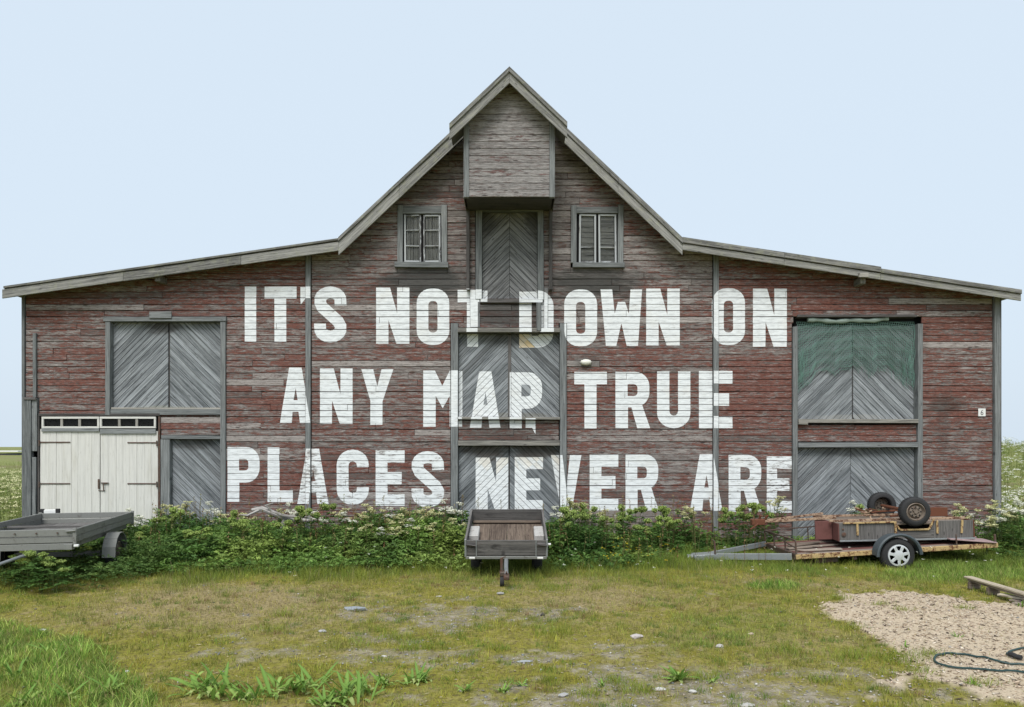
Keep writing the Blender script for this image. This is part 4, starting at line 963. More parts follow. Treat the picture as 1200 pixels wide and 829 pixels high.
for dx in (0, .25):
    m = MB(); m.box(-WD - .02 + dx, -WD + .05 + dx, LN + .015, LN + .065, Z1 - .03, Z1 + .075, .008); m.build('tail_lamp', M_RUBBER, TL)
m = MB(); m.box(WD - .01, WD + .055, -.04, .01, Z0 - .06, Z0 - .025, .012); m.build('side_marker', M_WHITE, TL)
m = MB(); m.box(WD - .14, WD - .03, -.03, -.006, Z0 - .1, Z0 - .02, .005); m.build('lamp_bracket', M_ZINCGREY, TL)

# ------------------------------------------------------------------ low flatbed trailer with rusty yellow rails
FB = empty('flatbed_trailer', 'low rusty flatbed trailer with yellow side rail and silver hubcap', 'trailer', (6.58, -2.55, 0.235), (0, radians(-3.4), 0))
X0, X1, DP = -1.72, 1.74, 1.65
m = MB(); m.box(X0, X1, 0, .04, -.03, .05, .006, axis=0); m.build('side_rail', M_TANRUST, FB); m = MB(); m.box(X0, X1, DP - .04, DP, -.03, .05, .006, axis=0); m.build('side_rail', M_TANRUST, FB)
m = MB(); m.box(X0, X0 + .05, .041, DP - .041, -.05, .06, .006, axis=1); m.build('front_rail', M_IRON, FB); m = MB(); m.box(X1 - .04, X1, .041, DP - .041, -.03, .05, .006, axis=1); m.build('rear_rail', M_TANRUST, FB)
for k in range(8):
    y0 = .042 + k * .196; m = MB(); m.box(X0 + .051, X1 - .041, y0, y0 + .19, .01, .045 + random.uniform(0, .008), .004, (random.random() * .7, .3, 0), axis=0); m.build('deck_board', M_MAROON if k % 2 else M_OLDPLANK, FB)
for k, (xa, ya, xb, yb) in enumerate(((-1.6, .35, -.85, .2), (-1.65, .6, -.7, .75), (-1.5, .9, -.9, 1.1))):
    m = MB(); m.bar((xa, ya, .07), (xb, yb, .075), .13, .022); m.build('loose_board', M_OLDPLANK, FB)
m = MB()
for xx, hh in ((X0 + .02, .29),):
    for yy in (.05, .55, 1.1, DP - .05): m.bar((xx, yy, .0), (xx, yy, hh), .025, .025)
    m.bar((xx, .05, hh), (xx, DP - .05, hh), .025, .025); m.bar((xx, .05, .16), (xx, DP - .05, .29), .02, .02)
m.bar((X0 + .02, DP - .05, .29), (X0 + 1.0, DP - .05, .31), .022, .022); m.bar((X0 + .85, DP - .05, .05), (X0 + .85, DP - .05, .31), .02, .02); m.bar((X0 + .02, .05, .12), (X0 + .35, .05, .05), .02, .02)
m.build('front_railing', M_IRON, FB)
m = MB(); m.bar((X0 - .02, .15, -.0), (X0 - 1.32, .55, .02), .06, .11); m.build('drawbar', M_GALV, FB); m = MB(); m.bar((X0 - .02, DP - .15, .05), (X0 - 1.25, .75, .03), .06, .09); m.build('drawbar', M_GALV, FB)
m = MB(); m.box(X0 - 1.62, X0 - 1.2, .48, .8, -.05, .07, .012); m.tube([(X0 - 1.72, .64, .02), (X0 - 1.5, .64, .03)], .05, 8); m.build('coupling', M_GALV, FB)
m = MB(); m.tube([(X0 - 1.25, .5, -.25), (X0 - 1.25, .5, .3)], .02, 7); m.tube([(X0 - 1.25, .5, .3), (X0 - 1.3, .5, .33)], .01, 6); m.build('jockey_stand', M_IRON, FB)
wx = (1050 - CX) * 12.55 / F - 6.58
for yy, sg in ((-.11, 1), (DP + .1, -1)):
    wheel(FB, Matrix.Translation((wx, yy, -.03)) @ Matrix.Rotation(radians(90) * sg, 4, 'X'), .285, .17, .185, 'hubcap')
    m = MB(); K = 22; vs = []
    for k in range(K + 1):
        a = pi * (.01 + .98 * k / K); c_, s_ = cos(a), sin(a)
        for (rr, dy) in ((.365, -.115), (.365, .115), (.347, .115), (.347, -.115)): vs.append((wx + rr * c_, yy + dy, -.03 + rr * .97 * s_))
    fs = []
    for k in range(K):
        for q in range(4): fs.append([k * 4 + q, k * 4 + (q + 1) % 4, k * 4 + 4 + (q + 1) % 4, k * 4 + 4 + q])
    fs += [[0, 1, 2, 3], [K * 4 + 3, K * 4 + 2, K * 4 + 1, K * 4]]; m.add(vs, fs, [(v[0], v[1], v[2]) for v in vs], (.5, .5, 0), True)
    # rolled lip on the outer side
    m.tube([(wx + .365 * cos(radians(a)), yy - .105 * sg, -.03 + .35 * sin(radians(a))) for a in np.linspace(0, 180, 16)], .028, 6); m.build('mudguard', M_MUD, FB)
m = MB(); m.bar((X1 - .75, .3, .15), (X1 - .01, .2, .06), .5, .02); m.bar((X1 - .75, .9, .18), (X1 - .01, .8, .09), .6, .02); m.build('ramp_sheet', M_PINK, FB)
m = MB(); m.bar((X1 - .04, .02, .03), (X1 - .04, .02, .2), .03, .03); m.bar((X1 - .02, DP - .02, .0), (X1 - .02, DP - .02, .3), .03, .03); m.bar((X1 - .7, .02, .03), (X1 - .7, .02, .24), .02, .02); m.build('rear_post', M_IRON, FB)
m = MB(); m.box(X0 + .35, X0 + .75, .1, .9, -.13, -.035, .006); m.box(X0 + 1.0, X0 + 1.06, .05, DP - .05, -.1, -.031, .006, axis=1); m.box(wx - .04, wx + .04, -.02, DP + .02, -.07, .0, .006, axis=1); m.build('chassis', M_IRON, FB)

# ------------------------------------------------------------------ overturned box trailer lying on the flatbed
OT = empty('overturned_trailer', 'old grey box trailer lying upside down on the rusty flatbed with its wheels up', 'trailer', (6.95, -2.3, .43), (0, radians(-2.0), radians(-5.5)))
X0, X1, DP, H = -1.19, 1.06, 1.35, .30
ux = (1069.5 - CX) * 12.95 / F - 6.95
arch = [(ux - .33, H), (ux - .24, H - .15), (ux + .24, H - .15), (ux + .33, H)]
for yy, nm in ((0, 0), (DP - .02, 1)):
    for (xa, xb) in ((X0, ux - .33), (ux + .33, X1)):
        m = MB(); m.prism([(xa, 0), (xb, 0), (xb, H), (xa, H)], yy, yy + .02, .003, (0, 1), (.55, .3, 0)); m.build('side_panel', M_SIDE_T, OT)
    m = MB(); m.prism([(ux - .329, 0), (ux + .329, 0), (ux + .329, H - .02), (ux + .24, H - .15), (ux - .24, H - .15), (ux - .329, H - .02)], yy, yy + .02, 0, (1, 0), (.4, .3, 0))
    o = m.build('arch_panel', M_SIDE_T, OT)
    m = MB(); pts_ = [(X0 + .06, H + .0), (ux - .34, H - .0), (ux - .24, H - .14), (ux + .24, H - .14), (ux + .33, H + .03)]
    for a, b in zip(pts_[:-1], pts_[1:]): m.bar((a[0], yy - .018 + .056 * nm, a[1]), (b[0], yy - .018 + .056 * nm, b[1]), .03, .03, .004)
    m.build('arch_trim', M_TANRUST, OT)
    m = MB(); m.box(X0 - .004, X1 + .004, yy - .014, yy + .034, -.03, -.001, .004, axis=0); m.build('edge_rail', M_GALV, OT)
for k, xx in enumerate((X0 + .16 + .14, X0 + .94, ux + .38, X1 - .22)):
    m = MB(); m.bar((xx, -.016, .08), (xx + (.02 if k == 3 else 0), -.016, H + .01), .035, .022); m.build('stake', M_TANRUST, OT)
m = MB(); m.box(X1 - .02, X1, -.012, DP, .0, H, .004, axis=1); m.build('end_panel', M_RUST, OT)
m = MB(); m.box(X0 - .02, X0 - .003, .0, DP, -.02, H - .01, .004, axis=1); m.build('front_panel', M_MAROON, OT)
m = MB(); m.box(X0 - .32, X0 - .03, .3, .34, -.02, H + .01, .004, axis=2); m.build('front_flap', M_MAROON, OT)
m = MB(); m.box(X0, X1, .03, DP - .03, H - .06, H - .03, .004, axis=0); m.build('floor_sheet', M_OLDPLANK, OT)
for yy in (.22, DP - .22):
    m = MB(); m.bar((X0 - .1, yy, H + .02), (X1 - .05, yy, H + .02), .045, .04); m.build('chassis_rail', M_RUSTMIX, OT)
m = MB(); m.bar((X0 + .05, .3, H + .07), (X0 - 1.2, .66, H - .01), .05, .045); m.bar((X0 + .05, DP - .3, H + .08), (X0 - 1.15, .72, H + .0), .045, .04); m.build('drawbar', M_RUSTMIX, OT)
m = MB(); m.box(X0 - 1.36, X0 - 1.12, .6, .78, H - .07, H + .04, .012); m.bar((X0 - 1.22, .66, H), (X0 - 1.2, .62, H + .12), .03, .05); m.bar((X0 - 1.1, .7, H + .03), (X0 - 1.06, .66, H + .11), .03, .04); m.bar((X0 - 1.25, .6, H - .04), (X0 - 1.42, .5, H - .13), .025, .025); m.build('coupling', M_RUST, OT)
m = MB(); m.tube([(ux, -.02, .47), (ux, DP + .02, .47)], .03, 8); m.bar((ux - .3, .24, H + .08), (ux + .3, .24, H + .1), .05, .03); m.bar((ux - .3, DP - .24, H + .08), (ux + .3, DP - .24, H + .1), .05, .03); m.build('axle', M_RUST, OT)
for k in range(16):
    p = Vector((ux - .75 + .5 * random.random(), .15 + random.random() * .9, H + .05 + random.random() * .12)); q = p + Vector((random.uniform(-.14, .14), random.uniform(-.1, .1), random.uniform(-.06, .06))); m = MB(); m.bar(p, q, random.uniform(.02, .06), random.uniform(.01, .035)); m.build('rusty_scrap', M_RUSTMIX if k % 3 else M_RUST, OT)
m = MB(); m.box(ux + .42, X1 - .08, .75, .79, H + .0, H + .16, .004, axis=0); m.build('rust_plate', M_RUST, OT)
for yy, sg in ((-.03, 1), (DP + .03, -1)):
    wheel(OT, Matrix.Translation((ux, yy, .475)) @ Matrix.Rotation(radians(90) * sg, 4, 'X'), .252, .17, .155, 'rim')
m = MB(); m.lathe([(.035, 0), (.04, .01), (.03, .015), (.0005, .015)], Matrix.Translation((X0 + .07, -.005, .1)) @ RX90, 14); m.lathe([(.02, 0), (.0005, .012)], Matrix.Translation((X0 + .06, -.005, .19)) @ RX90, 10); m.build('socket', M_IRON, OT)

# ------------------------------------------------------------------ plank stack, hose, driftwood, stones
PK = empty('plank_stack', 'low stack of old planks on bearers at the right edge of the chip patch', 'planks', (6.5, -4.55, 0), (0, 0, radians(-1.5)))
for k, (dx, zz, L_, mt) in enumerate(((0, .14, 3.0, M_FRESH), (.02, .108, 2.7, M_OLDPLANK))):
    m = MB(); m.box(dx, dx + .115, -L_, -.05 * k, zz, zz + .028, .005, None, None, 1); m.build('plank', mt, PK)
for k, yy in enumerate((-.12, -.55, -1.3, -2.2)):
    m = MB(); m.box(.0, .16, yy - .028, yy + .028, .005, .106, .006, None, None, 0); m.build('bearer', M_OLDPLANK, PK)
for k, (a, b) in enumerate((((-.02, -.85, .07), (.22, -1.3, .07)), ((.0, -1.05, .04), (.3, -1.5, .06)), ((-.06, -1.2, .03), (.3, -1.75, .045)))):
    m = MB(); m.bar(a, b, .11, .025); m.build('loose_board', M_FRESH if k == 0 else M_OLDPLANK, PK)
hp = [(1330, 772), (1260, 778), (1215, 779.5), (1195, 778), (1170, 775), (1150, 770), (1133, 766.2), (1118, 764.3), (1107, 764.8), (1098, 768), (1095, 772.5), (1099, 777), (1112, 781), (1132, 783.2), (1160, 785.5), (1190, 788.3), (1215, 789), (1300, 792)]
def hose(pts2, r):
    P = [G(px, py, r + .03) for px, py in pts2]; out = []
    for i in range(len(P) - 1):
        p0, p1, p2, p3 = P[max(i - 1, 0)], P[i], P[i + 1], P[min(i + 2, len(P) - 1)]
        for t_ in np.linspace(0, 1, 6, endpoint=False):
            q = [.5 * ((2 * p1[c]) + (-p0[c] + p2[c]) * t_ + (2 * p0[c] - 5 * p1[c] + 4 * p2[c] - p3[c]) * t_ ** 2 + (-p0[c] + 3 * p1[c] - 3 * p2[c] + p3[c]) * t_ ** 3) for c in (0, 1)]
            out.append((q[0], q[1], max(float(ground_z(q[0], q[1])[0]) + .02, 0) + r + .006))
    return out
HO = empty('garden_hose', 'dark green garden hose looped on the pale chip patch', 'hose', (*G(1150, 778), 0))
def rel(o, pts3): return [(p[0] - o.location.x, p[1] - o.location.y, p[2] - o.location.z) for p in pts3]
m = MB(); m.tube(rel(HO, hose(hp, .010)), .010, 8); m.build('hose_pipe', M_HOSE, HO)
m = MB(); h2 = hose([(1330, 752), (1240, 757), (1212, 758.2), (1195, 758.7), (1184, 761.3), (1180, 764), (1184, 766.5), (1191, 768.5), (1198, 770)], .010); m.tube(rel(HO, h2), .010, 8); m.build('hose_pipe', M_HOSE, HO)
m = MB(); m.tube(rel(HO, hose([(1183, 766), (1190, 768.3), (1198, 770.2)], .024)), .024, 8); m.build('hose_connector', M_RUBBER, HO)

DW = empty('driftwood_branch', 'bleached grey dead branch lying in the weeds beside the word PLACES', 'branch', (-4.55, -.7, .6))
m = MB(); m.tube([(-.55, 0, .2), (-.35, .02, .22), (-.1, -.03, .13), (.15, -.02, .03), (.4, .02, .0), (.7, .0, -.02)], [.03, .05, .055, .05, .04, .02], 8); m.build('trunk', M_DRIFT, DW)
m = MB(); m.tube([(-.2, 0, .18), (.1, -.1, .1), (.4, -.12, .06), (.65, -.1, .08)], [.03, .03, .022, .01], 7); m.tube([(-.4, 0, .2), (-.6, -.1, .1), (-.75, -.12, .12)], [.03, .02, .008], 6); m.tube([(-.1, 0, .13), (-.25, -.1, .3), (-.1, -.1, .34)], [.025, .018, .008], 6); m.tube([(.1, -.02, .03), (.0, -.02, -.3), (-.02, 0, -.6)], [.04, .03, .02], 6); m.build('limb', M_DRIFT, DW)

def stone_mesh(seed, sx, sy, sz, col):
    bm = bmesh.new(); bmesh.ops.create_icosphere(bm, subdivisions=2, radius=1); r_ = random.Random(seed)
    offs = [Vector((r_.uniform(-1, 1), r_.uniform(-1, 1), r_.uniform(-1, 1))).normalized() for _ in range(7)]
    for v in bm.verts:
        k = 1.0
        for o_ in offs:
            dd = v.co.normalized().dot(o_)
            if dd > .55: k = min(k, .8 / dd * .9)
        v.co = Vector((v.co.x * sx * k, v.co.y * sy * k, v.co.z * sz * k))
    me = bpy.data.meshes.new('stone'); bm.to_mesh(me); bm.free()
    a = me.attributes.new('col', 'FLOAT_COLOR', 'POINT'); a.data.foreach_set('color', np.tile(np.array((*col, 1), np.float32), len(me.vertices)))
    me.materials.append(M_STONE); return me
STN = [(416, 714, .17, .08, .03, (.30, .33, .36), 'flat blue grey stone slab showing through the worn grass'), (745, 747, .085, .05, .03, (.52, .47, .45), 'white chipped stone in the middle of the yellowed grass'),
       (843, 758, .045, .03, .025, (.5, .47, .45), None), (772, 808, .075, .035, .018, (.6, .58, .55), None), (812, 813, .04, .03, .018, (.55, .54, .5), None), (615, 777, .08, .04, .012, (.36, .38, .4), None),
       (378, 740, .05, .03, .015, (.45, .45, .46), None), (586, 698, .06, .04, .025, (.34, .33, .32), None), (50, 739, .04, .02, .015, (.7, .7, .68), None), (149, 787, .02, .015, .015, (.7, .7, .68), None), (880, 743, .04, .03, .015, (.5, .4, .3), None),
       (660, 817, .05, .04, .015, (.42, .41, .4), None), (450, 769, .03, .02, .015, (.6, .58, .56), None), (875, 826, .07, .04, .02, (.5, .48, .45), None), (636, 722, .035, .02, .02, (.06, .055, .05), None), (515, 700, .05, .03, .012, (.45, .43, .4), None)]
for i, (px, py, a, b, c, col, lab) in enumerate(STN):
    me = stone_mesh(i, a, b, c, col); o = bpy.data.objects.new('stone', me); COL.objects.link(o); x, y = G(px, py); o.location = (x, y, float(ground_z(x, y)[0]) + c * .5); o.rotation_euler = (0, 0, random.uniform(-.3, .3))
    sl = ('small loose stone in the grass left of the middle trailer', 'stones on the left of the yard') if px < 520 else ('small loose stone on the gravelly ground in front of the middle trailer', 'stones in the middle of the yard') if px < 700 else ('small pale stone at the bottom edge near the chip patch', 'stones at the bottom right')
    props(o, lab or sl[0], 'stone', None if lab else sl[1])

# ------------------------------------------------------------------ vegetation helpers (numpy triangle soups)
class TS:
    def __init__(s): s.v = []; s.f = []; s.c = []; s.n = 0
    def add(s, v, f, c):
        v = np.asarray(v, np.float32).reshape(-1, 3); f = np.asarray(f, np.int64); c = np.asarray(c, np.float32)
        if c.ndim == 1: c = np.tile(c, (len(v), 1))
        s.v.append(v); s.f.append(f + s.n); s.c.append(c); s.n += len(v)
    def mesh(s, name, mat):
        v = np.concatenate(s.v); f = np.concatenate(s.f); c = np.concatenate(s.c)
        me = bpy.data.meshes.new(name); k = f.shape[1]
        me.vertices.add(len(v)); me.vertices.foreach_set('co', v.ravel()); me.loops.add(f.size); me.loops.foreach_set('vertex_index', f.astype(np.int32).ravel())
        me.polygons.add(len(f)); me.polygons.foreach_set('loop_start', np.arange(0, f.size, k, dtype=np.int32)); me.polygons.foreach_set('loop_total', np.full(len(f), k, np.int32))
        a = me.attributes.new('col', 'FLOAT_COLOR', 'POINT'); a.data.foreach_set('color', np.concatenate([np.clip(c, 0, 1), np.ones((len(c), 1), np.float32)], 1).ravel())
        me.materials.append(mat); me.update(calc_edges=True); me.validate(); return me
    def obj(s, name, mat, parent=None, kind=None, label=None, cat=None):
        o = bpy.data.objects.new(name, s.mesh(name, mat)); COL.objects.link(o)
        if parent is not None: o.parent = parent
        return props(o, label, cat, None, kind)
def nrm(a): return a / np.maximum(np.linalg.norm(a, axis=1, keepdims=True), 1e-9)
def leaflets(ts, pos, dirv, length, width, col, droop=.15):
    """folded diamond leaves: 4 verts, 2 tris each"""
    n = len(pos); d = nrm(dirv); rnd = rng.normal(size=(n, 3)); side = nrm(np.cross(d, np.array([0, 0, 1.0]) + .35 * rnd)); up = np.cross(side, d)
    L = length.reshape(-1, 1); Wd = width.reshape(-1, 1)
    a = pos; b = pos + d * L * .45 + side * Wd + up * Wd * .35; c = pos + d * L - np.array([0, 0, 1.0]) * L * droop; e = pos + d * L * .45 - side * Wd + up * Wd * .35
    v = np.stack([a, b, c, e], 1).reshape(-1, 3); i = np.arange(n) * 4
    f = np.concatenate([np.stack([i, i + 1, i + 2], 1), np.stack([i, i + 2, i + 3], 1)])
    ts.add(v, f, np.repeat(col, 4, 0))
def blades(ts, pos, h, wdt, lean, col, tipcol=None):
    n = len(pos); a = rng.random(n) * 2 * pi; s = np.stack([np.cos(a), np.sin(a), np.zeros(n)], 1) * wdt.reshape(-1, 1); ln = np.stack([lean[:, 0], lean[:, 1], np.zeros(n)], 1) * h.reshape(-1, 1)
    up = np.array([0, 0, 1.0]); H = h.reshape(-1, 1)
    p0 = pos - s; p1 = pos + s; m0 = pos + up * H * .55 + ln * .35; p2 = m0 - s * .7; p3 = m0 + s * .7; tip = pos + up * H * .95 + ln
    v = np.stack([p0, p1, p2, p3, tip], 1).reshape(-1, 3); i = np.arange(n) * 5
    f = np.concatenate([np.stack([i, i + 1, i + 3], 1), np.stack([i, i + 3, i + 2], 1), np.stack([i + 2, i + 3, i + 4], 1)])
    c = np.repeat(col, 5, 0); tc = col * 1.0 if tipcol is None else tipcol; c = c.reshape(n, 5, 3); c[:, 4] = tc; ts.add(v, f, c.reshape(-1, 3))
def stems(ts, p0, p1, r, col):
    """thin three sided stems"""
    n = len(p0); d = nrm(p1 - p0); s = nrm(np.cross(d, np.array([.3, .9, .1]))); t = np.cross(d, s); R_ = r.reshape(-1, 1); vs = []
    for k in range(3):
        a = 2 * pi * k / 3; o = (s * cos(a) + t * sin(a)) * R_; vs += [p0 + o, p1 + o * .6]
    v = np.stack(vs, 1).reshape(-1, 3); i = np.arange(n) * 6; f = []
    for k in range(3):
        j = (k + 1) % 3; f += [np.stack([i + 2 * k, i + 2 * j, i + 2 * j + 1], 1), np.stack([i + 2 * k, i + 2 * j + 1, i + 2 * k + 1], 1)]
    ts.add(v, np.concatenate(f), np.repeat(col, 6, 0))
def sprays(ts, base, dirv, L, col, npair=4, lw=.022):
    """pinnate leaves: leaflets along a rachis"""
    n = len(base); d = nrm(dirv); side = nrm(np.cross(d, np.array([0, 0, 1.0]) + .2 * rng.normal(size=(n, 3)))); P = []; D = []; LL = []; C = []
    for k in range(npair):
        t = (k + 1) / (npair + .3)
        for sg in (-1, 1):
            P.append(base + d * (L * t).reshape(-1, 1) - np.array([0, 0, 1.0]) * (L * t * t * .25).reshape(-1, 1)); D.append(d * .7 + side * sg + rng.normal(size=(n, 3)) * .25); LL.append(L * (.55 - .25 * t)); C.append(col * (1 + .12 * rng.normal(size=(n, 1))))
    P.append(base + d * (L * .85).reshape(-1, 1) - np.array([0, 0, 1.0]) * (L * .2).reshape(-1, 1)); D.append(d); LL.append(L * .4); C.append(col)
    P = np.concatenate(P); LL = np.concatenate(LL); leaflets(ts, P, np.concatenate(D), LL, LL * .24 * rng.uniform(.7, 1.2, len(LL)), np.clip(np.concatenate(C), 0, 1))
def umbel(ts, c, R_, col, n=26, dome=.5, fl=.02):
    """a flower head of small florets on a dome"""
    a = rng.random(n) * 2 * pi; rr = np.sqrt(rng.random(n)) * R_; z = dome * R_ * (1 - (rr / R_) ** 2) + rng.normal(size=n) * R_ * .06
    P = np.stack([c[0] + rr * np.cos(a), c[1] + rr * np.sin(a), c[2] + z], 1); D = np.stack([np.cos(a) * rr / R_, np.sin(a) * rr / R_, .4 + 0 * a], 1) + rng.normal(size=(n, 3)) * .4
    leaflets(ts, P, D, np.full(n, fl) * rng.uniform(.7, 1.3, n), np.full(n, fl * .5), col * (1 + .1 * rng.normal(size=(n, 1))), 0)
def globe(ts, c, R_, col, n=130, fl=.019):
    k_ = np.array([[1, 0, 0], [-1, 0, 0], [0, 1, 0], [0, -1, 0], [0, 0, 1], [0, 0, -1.0]]); k2 = nrm(np.array([[a, b, c_] for a in (-1, 1) for b in (-1, 1) for c_ in (-1, 1)], float)); pv = np.concatenate([k_, k2]) * R_ * .8 + np.asarray(c)
    fx = []
    for q in range(8):
        a, b, c_ = [(-1, 1)[(q >> 2) & 1], (-1, 1)[(q >> 1) & 1], (-1, 1)[q & 1]]; ia, ib, ic = (0 if a > 0 else 1), (2 if b > 0 else 3), (4 if c_ > 0 else 5); fx += [[6 + q, ia, ib], [6 + q, ib, ic], [6 + q, ic, ia]]
    ts.add(pv, fx, col * .75)
    d = nrm(rng.normal(size=(n, 3))); d[:, 2] = np.abs(d[:, 2]) * 1.0 - .35 * (rng.random(n) < .35); d = nrm(d)
    P = np.asarray(c) + d * R_ * rng.uniform(.72, 1.0, (n, 1)) * np.array([1, 1, .85]); leaflets(ts, P, d + rng.normal(size=(n, 3)) * .6, np.full(n, fl) * rng.uniform(.7, 1.3, n), np.full(n, fl * .55), col * (1 + .14 * rng.normal(size=(n, 1))), 0)

# ------------------------------------------------------------------ grass of the yard
def scatter_yard(n, d0=4.1, d1=15.0):
    d = np.sqrt(rng.uniform(d0 ** 2, d1 ** 2, n)); x = rng.uniform(-.80, .80, n) * d; return x, d - CAM_D
def free_of_barn(x, y): return y < -.06
GC = dict(green=np.array((.15, .245, .036)), lush=np.array((.135, .285, .04)), yellow=np.array((.37, .335, .05)), straw=np.array((.40, .335, .155)), dark=np.array((.08, .155, .03)), olive=np.array((.21, .245, .038)))
def mixc(a, b, t): return a * (1 - t.reshape(-1, 1)) + b * t.reshape(-1, 1)
ts = TS()
x, y = scatter_yard(430000); ok = free_of_barn(x, y); x, y = x[ok], y[ok]
chip, bare, lush, strip, brown, n_, n2_ = fields(x, y); nn = fbm(x * 2.3, y * 2.3, 77); px, py = px_of(x, y)
keep = rng.random(len(x)) < np.clip((1 - .96 * chip) * (1 - .9 * bare) * np.maximum((.45 + .8 * (nn - .3)) * sst(fbm(x * 6, y * 6, 97, 3), .28, .55), np.maximum(lush, strip)), .02, 1)
x, y = x[keep], y[keep]; chip, bare, lush, strip, brown, n_, n2_, nn = [q[keep] for q in (chip, bare, lush, strip, brown, n_, n2_, nn)]
h = .022 + .05 * sst(nn, .35, .75) * rng.random(len(x)) + .03 * rng.random(len(x)); h = np.where(bare > .4, h * .7, h)
h = h + lush * rng.uniform(.01, .09, len(x)) * np.where(y < -8, 1, .5) * (.5 + nn) + strip * rng.uniform(.02, .15, len(x)) * np.where((px_of(x, y)[0] > 810) & (px_of(x, y)[0] < 1180), .45, 1)
t1 = np.clip(sst(nn + .35 * (rng.random(len(x)) - .5), .3, .7), 0, 1); col = mixc(GC['yellow'], GC['olive'], t1); col = mixc(col, GC['green'], sst(n2_ + .25 * (rng.random(len(x)) - .5), .48, .72) * .8)
col = mixc(col, GC['straw'], np.clip(brown * .95 * (rng.random(len(x)) < .7) + .1 * (rng.random(len(x)) < .2), 0, 1) * .85); col = mixc(col, mixc(GC['lush'], np.array((.36, .45, .11)), sst(n2_ + .8 * (rng.random(len(x)) - .5), .38, .75)), lush * .9); col = mixc(col, GC['straw'], (lush * (rng.random(len(x)) < .08))); col = mixc(col, mixc(GC['green'], GC['dark'], rng.random(len(x)) * .8), strip * .6)
cl2 = fbm(x * 11, y * 11, 87, 2); col = col * (rng.uniform(.6, 1.3, (len(x), 1)) * (.38 + 1.25 * cl2.reshape(-1, 1))); h = h * (.55 + .9 * cl2); pos = np.stack([x, y, ground_z(x, y) - .004], 1); lean = rng.normal(size=(len(x), 2)) * .45
blades(ts, pos, h, .0016 + .0014 * rng.random(len(x)) + .0012 * lush, lean, col, col * .9 + np.array((.05, .045, .02)))
ts.obj('grass', M_GRASS, None, 'stuff', 'short yellow green grass covering the trodden yard', 'grass')

# tall seed grass in front of the weeds
ts = TS(); n = 15000; px = rng.uniform(-60, 1280, n); py = rng.uniform(640, 684, n) + 6 * rng.normal(size=n); keep = (py > 645 - 6 * (px > 800)) & ~((px > 1030) & (py > 668)); px, py = px[keep], py[keep]
d = CAM_H * F / (py - HY); x, y = (px - CX) * d / F, d - CAM_D; cl = fbm(x * 1.4, y * 1.4, 91); k = (rng.random(len(x)) < sst(cl, .40, .66)) & ~((px > 815) & (px < 1175) & (py < 663)) & ~((np.abs(x + .1) < .85) & (y > -4.0) & (y < -1.5)); x, y, py = x[k], y[k], py[k]
col = mixc(GC['green'], GC['yellow'], rng.random(len(x)) * .75); seed = rng.random(len(x)) < .25; col = mixc(col, np.array((.33, .25, .16)), seed * .8)
blades(ts, np.stack([x, y, ground_z(x, y)], 1), rng.uniform(.12, .30, len(x)), np.full(len(x), .0022), rng.normal(size=(len(x), 2)) * .3, col, col * .8 + .05)
ts.obj('tall_grass', M_GRASS, None, 'stuff', 'tall seeding grass at the foot of the weeds along the barn', 'grass')

ts = TS(); n = 7000; x, y = scatter_yard(n, 4.2, 13.5); ch, ba, lu, st, br, n_, n2_ = fields(x, y); kk = (ch < .5) & (y < -1.5) & (rng.random(n) < .12 + .9 * br); x, y = x[kk], y[kk]
c = mixc(np.array((.26, .16, .085)), np.array((.46, .38, .22)), rng.random(len(x))); blades(ts, np.stack([x, y, ground_z(x, y)], 1), rng.uniform(.05, .14, len(x)), np.full(len(x), .0014), rng.normal(size=(len(x), 2)) * .5, c, c * .8)
n = 5000; x, y = scatter_yard(n, 4.2, 11); ch, ba, lu, st, br, n_, n2_ = fields(x, y); kk = (ch < .5) & (lu < .5) & (st < .5); x, y = x[kk], y[kk]; a = rng.random(len(x)) * 2 * pi
leaflets(ts, np.stack([x, y, ground_z(x, y) + .012], 1), np.stack([np.cos(a), np.sin(a), 0 * a + .1], 1), rng.uniform(.015, .06, len(x)), rng.uniform(.002, .007, len(x)), mixc(np.array((.16, .10, .05)), np.array((.52, .45, .30)), rng.random(len(x))), 0)
ts.obj('dead_stalks', M_GRASS, None, 'stuff', 'brown dead stalks and dry litter scattered through the grass', 'dead grass')

